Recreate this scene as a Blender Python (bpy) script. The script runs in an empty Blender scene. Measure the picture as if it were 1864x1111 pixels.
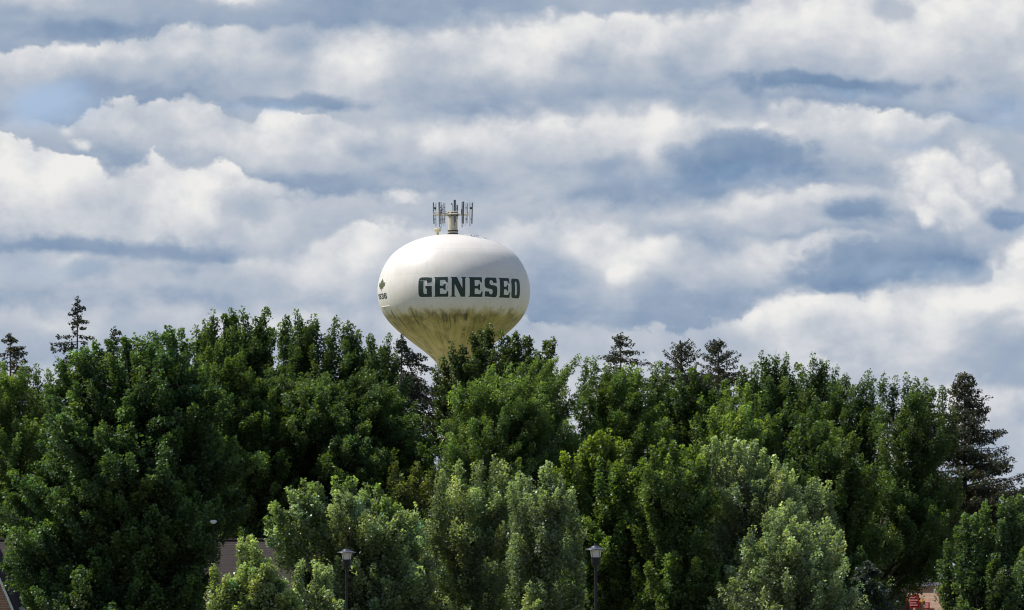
import bpy, bmesh, math, random
import numpy as np
from mathutils import Vector, Matrix
from mathutils.geometry import tessellate_polygon
R = math.radians
C = bpy.context.scene.collection
S = bpy.context.scene

# ------------------------------------------------------------------ camera
FPX, PW, PH, HORIZON = 13000.0, 1864.0, 1111.0, 1203.0
TILT = math.atan((HORIZON - PH / 2) / FPX)
CAMZ = 1.7
cd = bpy.data.cameras.new('camera'); cam = bpy.data.objects.new('camera', cd); C.objects.link(cam)
cd.sensor_width = 36; cd.lens = 36 * FPX / PW; cd.clip_start = 0.5; cd.clip_end = 20000
cam.location = (0, 0, CAMZ); cam.rotation_euler = (math.pi / 2 + TILT, 0, 0)
S.camera = cam
CT, ST = math.cos(TILT), math.sin(TILT)

def at(px, py, D):
    """the world point seen at photo pixel (px, py) when it stands D metres away"""
    u, v = (px - PW / 2) / FPX, (PH / 2 - py) / FPX
    k = D / (CT - v * ST)
    return Vector((u * k, D, CAMZ + (ST + v * CT) * k))

def mpp(D):
    return D / FPX

# ------------------------------------------------------------------ light and exposure
SUN_DIR = Vector((-0.68, 0.18, 1.0)).normalized()          # towards the sun
SUN_EL = math.asin(SUN_DIR.z)
SUN_AZ = math.atan2(SUN_DIR.x, SUN_DIR.y)                   # clockwise from +Y
ld = bpy.data.lights.new('sun', 'SUN'); sun = bpy.data.objects.new('sun', ld); C.objects.link(sun)
ld.energy = 5.0; ld.angle = R(0.5); ld.color = (1.0, 0.955, 0.88)
sun.rotation_euler = SUN_DIR.to_track_quat('Z', 'Y').to_euler()
sun.location = (0, 0, 100)
S.view_settings.view_transform = 'Standard'; S.view_settings.look = 'None'
S.view_settings.gamma = 1; S.view_settings.use_curve_mapping = False
S.view_settings.exposure = 0.0
S.render.film_transparent = False
cy = S.cycles
cy.max_bounces = 6; cy.diffuse_bounces = 3; cy.glossy_bounces = 2
cy.transmission_bounces = 4; cy.transparent_max_bounces = 8
cy.filter_width = 1.15
cy.caustics_reflective = False; cy.caustics_refractive = False

def srgb(r, g, b, a=1.0):
    f = lambda c: (c / 255) / 12.92 if c / 255 <= .04045 else (((c / 255) + .055) / 1.055) ** 2.4
    return (f(r), f(g), f(b), a)

# ------------------------------------------------------------------ world: sky and clouds
W = bpy.data.worlds.new('World'); S.world = W; W.use_nodes = True
nt = W.node_tree; nt.nodes.clear(); NL = nt.links.new

class G:
    """small helper that writes shader nodes as expressions"""
    def __init__(s, tree): s.t = tree
    def n(s, kind, **kw):
        o = s.t.nodes.new(kind)
        for k, v in kw.items(): setattr(o, k, v)
        return o
    def put(s, sock, v):
        if isinstance(v, bpy.types.NodeSocket): s.t.links.new(v, sock)
        else: sock.default_value = v
    def m(s, op, a, b=0.0, c=0.0, clamp=False):
        o = s.n('ShaderNodeMath', operation=op, use_clamp=clamp)
        s.put(o.inputs[0], a); s.put(o.inputs[1], b); s.put(o.inputs[2], c); return o.outputs[0]
    def v(s, op, a, b=None, c=None, scale=None):
        o = s.n('ShaderNodeVectorMath', operation=op)
        s.put(o.inputs[0], a)
        if b is not None: s.put(o.inputs[1], b)
        if c is not None: s.put(o.inputs[2], c)
        if scale is not None: s.put(o.inputs['Scale'], scale)
        return o.outputs['Value'] if op in ('LENGTH', 'DOT_PRODUCT') else o.outputs[0]
    def ramp(s, x, a, b, lo=0.0, hi=1.0, smooth=True):
        o = s.n('ShaderNodeMapRange', interpolation_type='SMOOTHSTEP' if smooth else 'LINEAR')
        s.put(o.inputs['Value'], x)
        s.put(o.inputs['From Min'], a); s.put(o.inputs['From Max'], b)
        s.put(o.inputs['To Min'], lo); s.put(o.inputs['To Max'], hi); return o.outputs[0]
    def noise(s, vec, scale, detail=4.0, rough=.5, dist=0.0, col=False):
        o = s.n('ShaderNodeTexNoise'); s.put(o.inputs['Vector'], vec)
        o.inputs['Scale'].default_value = scale; o.inputs['Detail'].default_value = detail
        o.inputs['Roughness'].default_value = rough; o.inputs['Distortion'].default_value = dist
        return o.outputs['Color' if col else 'Fac']
    def mix(s, f, a, b, blend='MIX'):
        o = s.n('ShaderNodeMix', data_type='RGBA', blend_type=blend)
        s.put(o.inputs[0], f); s.put(o.inputs[6], a); s.put(o.inputs[7], b); return o.outputs[2]
    def mixf(s, f, a, b):
        o = s.n('ShaderNodeMix', data_type='FLOAT')
        s.put(o.inputs[0], f); s.put(o.inputs[2], a); s.put(o.inputs[3], b); return o.outputs[0]
    def cramp(s, x, stops, interp='LINEAR'):
        o = s.n('ShaderNodeValToRGB'); s.put(o.inputs[0], x); cr = o.color_ramp; cr.interpolation = interp
        while len(cr.elements) < len(stops): cr.elements.new(.5)
        for e, (p, c) in zip(cr.elements, stops): e.position = p; e.color = c
        return o.outputs[0]
    def xyz(s, v):
        o = s.n('ShaderNodeSeparateXYZ'); s.put(o.inputs[0], v); return o.outputs
    def comb(s, x, y, z):
        o = s.n('ShaderNodeCombineXYZ'); s.put(o.inputs[0], x); s.put(o.inputs[1], y); s.put(o.inputs[2], z); return o.outputs[0]

def build_world():
    g = G(nt)
    d = g.n('ShaderNodeTexCoord').outputs['Generated']
    x, y, z = g.xyz(d)
    az = g.m('ARCTAN2', x, y)
    el = g.m('ARCSINE', z)
    # sky directions in units of 1/13000 rad, x to the right of north, y downward
    U = g.m('MULTIPLY_ADD', az, FPX, 932.0)
    V = g.m('MULTIPLY_ADD', el, -FPX, HORIZON + 3)
    P = g.comb(U, V, 0.0)
    di = g.v('MULTIPLY', d, (2.46, 2.46, 3.0))
    w1 = g.v('SUBTRACT', g.noise(di, 15, 2, .5, col=True), (.5, .5, .5))
    w2 = g.v('SUBTRACT', g.noise(di, 40, 8, .60, col=True), (.5, .5, .5))
    far = g.ramp(g.m('ABSOLUTE', g.m('SUBTRACT', U, 932.0)), 1000, 2600, 0, 420)       # looser layers away from this part of the sky
    P = g.v('MULTIPLY_ADD', w1, (90, 40, 0), P)
    P = g.v('MULTIPLY_ADD', w2, (95, 70, 0), P)
    px, py, _ = g.xyz(P)
    py = g.m('MULTIPLY_ADD', g.m('SUBTRACT', g.noise(d, 9, 2, .5), .5), far, py)
    # rounded billows: folded noise gives bulges with creases between them
    n1 = g.m('ABSOLUTE', g.m('MULTIPLY_ADD', g.noise(di, 44, 2, .5), 2.0, -1.0))
    n2 = g.m('ABSOLUTE', g.m('MULTIPLY_ADD', g.noise(di, 105, 3, .55), 2.0, -1.0))
    bil = g.m('MULTIPLY_ADD', n2, .45, n1)                              # about 0 .. .7, mean .3
    nA = g.noise(di, 30, 6, .52)
    nB = g.noise(g.v('ADD', di, (-.005, 0, .0085)), 30, 6, .52)
    relief = g.m('SUBTRACT', nA, nB)
    crisp = g.ramp(g.noise(di, 11, 2, .5), .35, .65, 9, 52)
    wide = g.noise(g.v('MULTIPLY', d, (1, 1, 3.0)), 26, 5, .55)
    val = g.ramp(wide, .3, .7, .12, .40, smooth=False)
    # each layer of cloud: (direction, height of its top edge, brightness of the top, depth of the fade to the base)
    LAY = [
     (.16, [(0, 88, .78, 90), (100, 80, .74, 95), (200, 72, .68, 110), (350, 48, .74, 130), (450, 52, .66, 130), (560, 44, .72, 150), (640, 40, .86, 140), (780, 28, .80, 150), (900, 22, .86, 140),
            (1000, 17, .93, 130), (1120, 17, .92, 130), (1210, 10, .86, 130), (1300, -4, .88, 150), (1500, -20, .92, 180), (1700, -30, .84, 215), (1864, -30, .80, 250)]),
     (.14, [(0, 222, .46, 70), (150, 216, .5, 70), (195, 190, .80, 110), (300, 184, .80, 125), (395, 182, .82, 120), (415, 222, .66, 110), (455, 224, .74, 110), (488, 200, .95, 125), (560, 212, .82, 110), (700, 214, .56, 90),
            (770, 204, .74, 130), (900, 192, .86, 150), (1000, 180, .76, 140), (1100, 172, .84, 150), (1180, 172, .93, 165), (1290, 180, .66, 130), (1380, 186, .56, 110), (1450, 192, .66, 110), (1520, 190, .84, 90),
            (1620, 197, .80, 90), (1720, 204, .66, 60), (1750, 235, .46, 60), (1864, 225, .46, 60)]),
     (.16, [(0, 240, 1.0, 200), (60, 262, .97, 205), (190, 288, .92, 190), (225, 302, .88, 180), (275, 286, .92, 180), (290, 262, .97, 190), (312, 292, .94, 180), (380, 296, .95, 175), (425, 302, .90, 150), (500, 338, .68, 100), (560, 346, .56, 80),
            (690, 350, .48, 80), (800, 340, .58, 80), (960, 352, .50, 60), (1170, 352, .62, 60), (1260, 345, .76, 80), (1330, 348, .94, 85), (1460, 330, .88, 75), (1530, 328, .66, 70), (1640, 335, .52, 70), (1864, 345, .5, 80)]),
     (.18, [(0, 468, .54, 60), (150, 472, .52, 60), (395, 474, .64, 70), (425, 452, .80, 100), (500, 438, .78, 120), (560, 430, .84, 130), (615, 412, .70, 150), (660, 392, .86, 180), (740, 385, .76, 160), (950, 384, .66, 120),
            (1020, 372, .86, 130), (1100, 382, .84, 140), (1200, 405, .84, 120), (1300, 428, .60, 90), (1360, 433, .82, 80), (1450, 422, .74, 65), (1560, 414, .60, 70), (1650, 422, .42, 80), (1864, 432, .42, 80)]),
     (.30, [(0, 548, .70, 90), (120, 540, .72, 90), (300, 545, .66, 90), (600, 545, .66, 100), (1000, 580, .58, 90), (1250, 600, .5, 80), (1345, 575, .60, 90), (1368, 540, .88, 130), (1450, 523, .93, 140), (1600, 523, .84, 140),
            (1700, 510, .84, 150), (1775, 488, .90, 160), (1800, 440, .97, 190), (1864, 400, .98, 210)]),
     (.34, [(0, 640, .6, 120), (600, 640, .6, 120), (1000, 640, .6, 120), (1400, 640, .58, 110), (1600, 672, .60, 120), (1700, 700, .70, 140), (1864, 690, .74, 150)]),
    ]
    patch = g.ramp(g.noise(g.v('MULTIPLY', d, (2.46, 2.46, 5.0)), 20, 5, .55), .38, .68, 0, .34)   # uneven light through the deck
    un = g.m('MULTIPLY', px, 1 / 1864.0)
    for base, stops in LAY:
        o = g.n('ShaderNodeValToRGB'); g.put(o.inputs[0], un); cr = o.color_ramp; cr.interpolation = 'LINEAR'
        while len(cr.elements) < len(stops): cr.elements.new(.5)
        for e, (u_, h_, b_, f_) in zip(cr.elements, stops): e.position = u_ / 1864.0; e.color = ((h_ + 100) / 1000, b_, f_ / 500, 1)
        sc = g.n('ShaderNodeSeparateColor'); g.put(sc.inputs[0], o.outputs[0])
        E = g.m('MULTIPLY_ADD', sc.outputs[0], 1000.0, -100.0)
        t = g.m('MULTIPLY_ADD', bil, 46.0, g.m('SUBTRACT', g.m('SUBTRACT', py, E), 11.0))
        mk = g.ramp(t, 0.0, crisp)
        tn = g.m('DIVIDE', t, g.m('MULTIPLY', sc.outputs[2], 500.0))
        tn = g.m('MULTIPLY_ADD', g.m('SUBTRACT', nA, .5), 1.7, tn)
        sh = g.mixf(g.ramp(tn, .22, 1.15), sc.outputs[1], g.m('ADD', base + .02, patch))
        val = g.mixf(mk, val, sh)
    #   cx   cy   rx   ry  top  base  soft : single masses and holes inside the layers
    CL = [(60, 12, 90, 22, .62, .5, .9), (420, 6, 90, 22, .78, .6, .9), (520, 88, 50, 38, .36, .36, .9), (150, 60, 200, 26, .10, .10, .9), (250, 135, 70, 30, .46, .40, .9),
          (1030, 165, 170, 26, .40, .24, .9), (1480, 160, 270, 26, .14, .06, .75), (1150, 60, 60, 50, .96, .9, .9), (1620, 20, 60, 26, .5, .5, .9),
          (560, 195, 150, 20, .20, .10, .8), (1360, 292, 150, 56, .12, .0, .6), (1110, 300, 90, 34, .30, .24, .9), (1440, 240, 34, 22, .86, .7, .8), (1385, 240, 22, 12, .8, .7, .9), (1560, 275, 70, 30, .58, .5, .9),
          (660, 275, 60, 26, .36, .34, .9), (800, 270, 40, 30, .86, .72, .95), (345, 268, 36, 18, .80, .62, .9), (130, 240, 26, 16, .84, .75, .95), (155, 262, 28, 14, .84, .7, .95),
          (560, 335, 70, 20, .26, .2, .9), (430, 380, 60, 50, .55, .4, .9), (110, 452, 300, 26, .18, .12, .9), (330, 462, 120, 22, .12, .12, .9),
          (740, 366, 60, 16, .88, .7, .8), (1560, 385, 110, 30, .16, .08, .8), (1700, 325, 122, 70, .97, .78, .85), (1715, 390, 62, 46, .97, .62, .6), (1800, 345, 52, 36, .95, .7, .6), (1830, 395, 50, 26, .10, .05, .7),
          (1625, 468, 215, 54, .20, .02, .6), (1540, 505, 150, 30, .12, .05, .8), (1390, 460, 50, 34, .74, .62, .8), (1143, 503, 46, 26, .92, .62, .85), (1250, 545, 150, 34, .24, .14, .9),
          (150, 500, 50, 34, .26, .2, .9), (1500, 560, 70, 30, .97, .8, .8)]
    for (cx, cyy, rx, ry, top, bs_, soft) in CL:
        q = g.v('MULTIPLY_ADD', P, (1 / rx, 1 / ry, 0), (-cx / rx, -cyy / ry, 0))
        qy = g.v('DOT_PRODUCT', q, (0, 1, 0))
        e_ = g.m('MULTIPLY_ADD', bil, -.85, g.m('ADD', g.v('LENGTH', q), .22))
        mk = g.ramp(e_, 1.15, 1.15 - soft)
        val = g.mixf(mk, val, g.ramp(qy, -.8, .9, top, bs_))
    fine = g.noise(di, 80, 6, .58)
    lit = g.ramp(val, .3, .8, .25, 1)
    val = g.m('MULTIPLY_ADD', g.m('MULTIPLY', relief, lit), 1.5, val)
    val = g.m('MULTIPLY_ADD', g.m('MULTIPLY', g.m('SUBTRACT', bil, .3), lit), .16, val)
    val = g.m('MULTIPLY_ADD', g.m('SUBTRACT', fine, .5), .17, val)
    col = g.cramp(val, [(0.0, srgb(112, 139, 172)), (.15, srgb(138, 158, 184)), (.34, srgb(166, 179, 197)), (.55, srgb(189, 196, 207)),
                        (.75, srgb(212, 215, 220)), (1.0, srgb(238, 237, 235))])
    # blue gaps where the sky itself shows
    gap = 0.0
    for (cx, cyy, rx, ry, a) in [(85, 195, 120, 46, .75), (1800, 210, 120, 38, .7), (1660, 262, 60, 22, .5), (1330, 330, 150, 26, .35), (1600, 180, 120, 14, .4), (480, 205, 80, 18, .4),
                                 (60, 500, 130, 30, .35), (1650, 500, 160, 26, .4), (1840, 400, 60, 22, .6)]:
        q = g.v('MULTIPLY_ADD', P, (1 / rx, 1 / ry, 0), (-cx / rx, -cyy / ry, 0))
        gap = g.m('MAXIMUM', gap, g.ramp(g.v('LENGTH', q), 1.25, .3, 0, a))
    hi = g.ramp(g.noise(di, 26, 7, .6), .35, .62, 1, .25)
    gap = g.m('MULTIPLY', gap, hi)
    sky = g.n('ShaderNodeTexSky', sky_type='NISHITA', sun_disc=False)
    sky.sun_elevation = SUN_EL; sky.sun_rotation = SUN_AZ; sky.altitude = 200
    b1 = g.n('ShaderNodeBackground'); g.put(b1.inputs[0], g.mix(1.0, sky.outputs[0], (.80, .88, 1.20, 1), blend='MULTIPLY')); b1.inputs[1].default_value = 0.11
    b2 = g.n('ShaderNodeBackground'); g.put(b2.inputs[0], col); b2.inputs[1].default_value = 1.0
    mx = g.n('ShaderNodeMixShader')
    # higher up the cloud deck breaks and more blue sky shows
    wide2 = g.ramp(g.noise(d, 3.2, 4, .55), .38, .56)
    high = g.m('MULTIPLY', g.ramp(el, .16, .34), wide2)
    gap = g.m('MAXIMUM', gap, high)
    g.put(mx.inputs[0], gap); NL(b2.outputs[0], mx.inputs[1]); NL(b1.outputs[0], mx.inputs[2])
    out = g.n('ShaderNodeOutputWorld'); NL(mx.outputs[0], out.inputs[0])
build_world()
W.cycles.sampling_method = 'MANUAL'; W.cycles.sample_map_resolution = 512

# ------------------------------------------------------------------ helpers
def tag(o, label=None, cat=None, group=None, kind=None):
    if label: o['label'] = label
    if cat: o['category'] = cat
    if group: o['group'] = group
    if kind: o['kind'] = kind
    return o

def empty(name, loc, rz=0.0):
    o = bpy.data.objects.new(name, None); C.objects.link(o); o.location = loc; o.rotation_euler = (0, 0, rz)
    o.empty_display_size = .3
    return o

def link(name, me, mat=None, parent=None, loc=None):
    o = bpy.data.objects.new(name, me); C.objects.link(o)
    if mat: me.materials.append(mat)
    if parent: o.parent = parent
    if loc is not None: o.location = loc
    return o

def np_mesh(name, verts, faces, colors=None, smooth=False):
    """verts (n,3), faces (m,k) with one k for all faces; colors (n,4) per vertex"""
    me = bpy.data.meshes.new(name)
    v = np.asarray(verts, dtype=np.float32); f = np.asarray(faces, dtype=np.int32)
    k = f.shape[1]
    me.vertices.add(len(v)); me.vertices.foreach_set('co', v.ravel())
    me.loops.add(f.size); me.loops.foreach_set('vertex_index', f.ravel())
    me.polygons.add(len(f)); me.polygons.foreach_set('loop_start', np.arange(0, f.size, k, dtype=np.int32))
    if smooth: me.polygons.foreach_set('use_smooth', np.ones(len(f), dtype=bool))
    if colors is not None:
        ca = me.color_attributes.new('tint', 'FLOAT_COLOR', 'POINT')
        ca.data.foreach_set('color', np.asarray(colors, dtype=np.float32).ravel())
    me.update(calc_edges=True); me.validate()
    return me

class MB:
    """collects quads and tubes into one mesh"""
    def __init__(s): s.v = []; s.f = []; s.n = 0
    def quads(s, v, f):
        s.v.append(np.asarray(v, float)); s.f += [tuple(i + s.n for i in q) for q in f]; s.n += len(v)
    def box(s, c, size, rot=None):
        c = Vector(c); hx, hy, hz = [a / 2 for a in size]
        v = [Vector((sx * hx, sy * hy, sz * hz)) for sx in (-1, 1) for sy in (-1, 1) for sz in (-1, 1)]
        if rot is not None: v = [rot @ p for p in v]
        s.quads([tuple(p + c) for p in v], [(0, 1, 3, 2), (4, 6, 7, 5), (0, 4, 5, 1), (2, 3, 7, 6), (0, 2, 6, 4), (1, 5, 7, 3)])
    def tube(s, pts, rad, seg=8, cap=True):
        pts = [Vector(p) for p in pts]; n = len(pts)
        if not hasattr(rad, '__len__'): rad = [rad] * n
        up = Vector((0, 0, 1)); v = []
        a = None
        for i, p in enumerate(pts):
            t = (pts[min(i + 1, n - 1)] - pts[max(i - 1, 0)]).normalized()
            if a is None:
                a = t.cross(up)
                if a.length < .05: a = t.cross(Vector((1, 0, 0)))
                a.normalize()
            else:
                a = (a - t * a.dot(t)).normalized()
            b = t.cross(a)
            for k in range(seg):
                w = 2 * math.pi * k / seg
                v.append(tuple(p + (a * math.cos(w) + b * math.sin(w)) * rad[i]))
        f = [(i * seg + k, i * seg + (k + 1) % seg, (i + 1) * seg + (k + 1) % seg, (i + 1) * seg + k)
             for i in range(n - 1) for k in range(seg)]
        if cap: f += [tuple(range(seg))[::-1], tuple((n - 1) * seg + k for k in range(seg))]
        s.quads(v, f)
    def lathe(s, prof, seg=32, c=(0, 0, 0)):
        v = [(c[0] + r * math.cos(2 * math.pi * k / seg), c[1] + r * math.sin(2 * math.pi * k / seg), c[2] + z)
             for r, z in prof for k in range(seg)]
        n = len(prof)
        f = [(i * seg + k, i * seg + (k + 1) % seg, (i + 1) * seg + (k + 1) % seg, (i + 1) * seg + k)
             for i in range(n - 1) for k in range(seg)]
        if prof[0][0] > 1e-4: f.append(tuple(range(seg))[::-1])
        if prof[-1][0] > 1e-4: f.append(tuple((n - 1) * seg + k for k in range(seg)))
        s.quads(v, f)
    def build(s, name, mat=None, parent=None, smooth=False, loc=None):
        me = bpy.data.meshes.new(name)
        me.from_pydata([tuple(p) for p in np.concatenate(s.v)], [], s.f)
        bm = bmesh.new(); bm.from_mesh(me)
        bmesh.ops.remove_doubles(bm, verts=bm.verts, dist=1e-5)
        bmesh.ops.recalc_face_normals(bm, faces=bm.faces)
        bm.to_mesh(me); bm.free()
        if smooth:
            me.polygons.foreach_set('use_smooth', [True] * len(me.polygons))
            try: me.set_sharp_from_angle(angle=R(40))
            except Exception: pass
        return link(name, me, mat, parent, loc)

def new_mat(name):
    m = bpy.data.materials.new(name); m.use_nodes = True; m.node_tree.nodes.clear()
    return m, G(m.node_tree)

def simple(name, col, rough=.6, metal=0.0, vary=.15, scale=6.0, bump=0.0, spec=.5):
    m, g = new_mat(name)
    co = g.n('ShaderNodeTexCoord').outputs['Object']
    n = g.noise(co, scale, 5, .6)
    c = g.mix(g.ramp(n, .3, .7), tuple(a * (1 - vary) for a in col[:3]) + (1,), tuple(min(1, a * (1 + vary)) for a in col[:3]) + (1,))
    p = g.n('ShaderNodeBsdfPrincipled'); g.put(p.inputs['Base Color'], c)
    p.inputs['Roughness'].default_value = rough; p.inputs['Metallic'].default_value = metal
    p.inputs['Specular IOR Level'].default_value = spec
    if bump:
        b = g.n('ShaderNodeBump'); b.inputs['Strength'].default_value = bump; g.put(b.inputs['Height'], n)
        g.put(p.inputs['Normal'], b.outputs[0])
    o = g.n('ShaderNodeOutputMaterial'); g.t.links.new(p.outputs[0], o.inputs[0])
    return m

def leaf_mat(name, under=(.16, .21, .13), trans=.38, gloss=.06, under_mix=.7, rough=.38, tcol=(1.9, 1.75, .55)):
    m, g = new_mat(name)
    at_ = g.n('ShaderNodeAttribute', attribute_name='tint').outputs['Color']
    geo = g.n('ShaderNodeNewGeometry')
    c = g.mix(g.m('MULTIPLY', geo.outputs['Backfacing'], under_mix), at_, under + (1,))
    df = g.n('ShaderNodeBsdfDiffuse'); g.put(df.inputs[0], c)
    tr = g.n('ShaderNodeBsdfTranslucent')
    tc = g.mix(1.0, at_, tcol + (1,), blend='MULTIPLY'); g.put(tr.inputs[0], tc)
    mx = g.n('ShaderNodeMixShader'); mx.inputs[0].default_value = trans
    g.t.links.new(df.outputs[0], mx.inputs[1]); g.t.links.new(tr.outputs[0], mx.inputs[2])
    gl = g.n('ShaderNodeBsdfGlossy'); gl.inputs['Roughness'].default_value = rough; gl.inputs[0].default_value = (.9, .95, 1, 1)
    mx2 = g.n('ShaderNodeMixShader'); mx2.inputs[0].default_value = gloss
    g.t.links.new(mx.outputs[0], mx2.inputs[1]); g.t.links.new(gl.outputs[0], mx2.inputs[2])
    o = g.n('ShaderNodeOutputMaterial'); g.t.links.new(mx2.outputs[0], o.inputs[0])
    return m

def bark_mat(name, a, b):
    m, g = new_mat(name)
    co = g.n('ShaderNodeTexCoord').outputs['Object']
    n = g.noise(g.v('MULTIPLY', co, (6, 6, 1.2)), 4, 6, .65)
    p = g.n('ShaderNodeBsdfPrincipled'); g.put(p.inputs['Base Color'], g.mix(g.ramp(n, .35, .65), a + (1,), b + (1,)))
    p.inputs['Roughness'].default_value = .9
    bp = g.n('ShaderNodeBump'); bp.inputs['Strength'].default_value = .6; g.put(bp.inputs['Height'], n); g.put(p.inputs['Normal'], bp.outputs[0])
    o = g.n('ShaderNodeOutputMaterial'); g.t.links.new(p.outputs[0], o.inputs[0]); return m

# ------------------------------------------------------------------ ground
def build_ground():
    m, g = new_mat('grass_ground')
    co = g.n('ShaderNodeTexCoord').outputs['Object']
    n = g.noise(co, .08, 8, .6); n2 = g.noise(co, 6, 6, .7)
    c = g.mix(g.ramp(n, .35, .65), (.12, .15, .06, 1), (.26, .23, .16, 1))
    c = g.mix(g.m('MULTIPLY', g.ramp(n2, .3, .7), .5), c, (.12, .12, .07, 1))
    p = g.n('ShaderNodeBsdfPrincipled'); g.put(p.inputs['Base Color'], c); p.inputs['Roughness'].default_value = .95
    o = g.n('ShaderNodeOutputMaterial'); g.t.links.new(p.outputs[0], o.inputs[0])
    N = 40; xs = np.linspace(-6000, 6000, N + 1)
    v = [(x, y + 4000, 0.0) for y in xs for x in xs]
    f = [(j * (N + 1) + i, j * (N + 1) + i + 1, (j + 1) * (N + 1) + i + 1, (j + 1) * (N + 1) + i) for j in range(N) for i in range(N)]
    tag(link('ground', np_mesh('ground', v, f), m), kind='structure')
build_ground()

# ------------------------------------------------------------------ water tower
TD = 733.0
TK = TD / FPX / 3.367                       # metres per enlarged photo pixel
TB = at(826.2, 525, TD)
TX, TY = TB.x, TB.y
def tz(cyp):                                # height of an enlarged photo row on the tower axis
    return at(826.2, 350 + cyp / 3.365, TD).z
PROF_PX = [(0, 259), (60, 260.5), (130, 267), (200, 283), (257, 303), (310, 330), (357, 362), (385, 388), (407, 418), (430, 455), (446, 490), (457, 525), (466, 562),
           (470, 598), (468, 640), (461, 680), (449, 718), (430, 752), (405, 788), (372, 824), (330, 862), (285, 898),
           (238, 934), (193, 968), (152, 1000), (118, 1032), (94, 1066), (80, 1104), (74, 1150), (72, 1200)]
def tower_profile():
    rs = np.array([p[0] for p in PROF_PX], float) * TK; zs = np.array([tz(p[1]) for p in PROF_PX])
    s = np.concatenate([[0], np.cumsum(np.hypot(np.diff(rs), np.diff(zs)))])
    # smooth resample: Catmull-like through numpy cubic smoothing
    t = np.linspace(0, s[-1], 150)
    r = np.interp(t, s, rs); z = np.interp(t, s, zs)
    for _ in range(6):
        r[1:-1] = .25 * r[:-2] + .5 * r[1:-1] + .25 * r[2:]; z[1:-1] = .25 * z[:-2] + .5 * z[1:-1] + .25 * z[2:]
    r[0] = 0
    return r, z
TR, TZ = tower_profile()
def tank_r(z):
    """tank radius at height z (z decreasing along the profile)"""
    return float(np.interp(-z, -TZ, TR))

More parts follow.
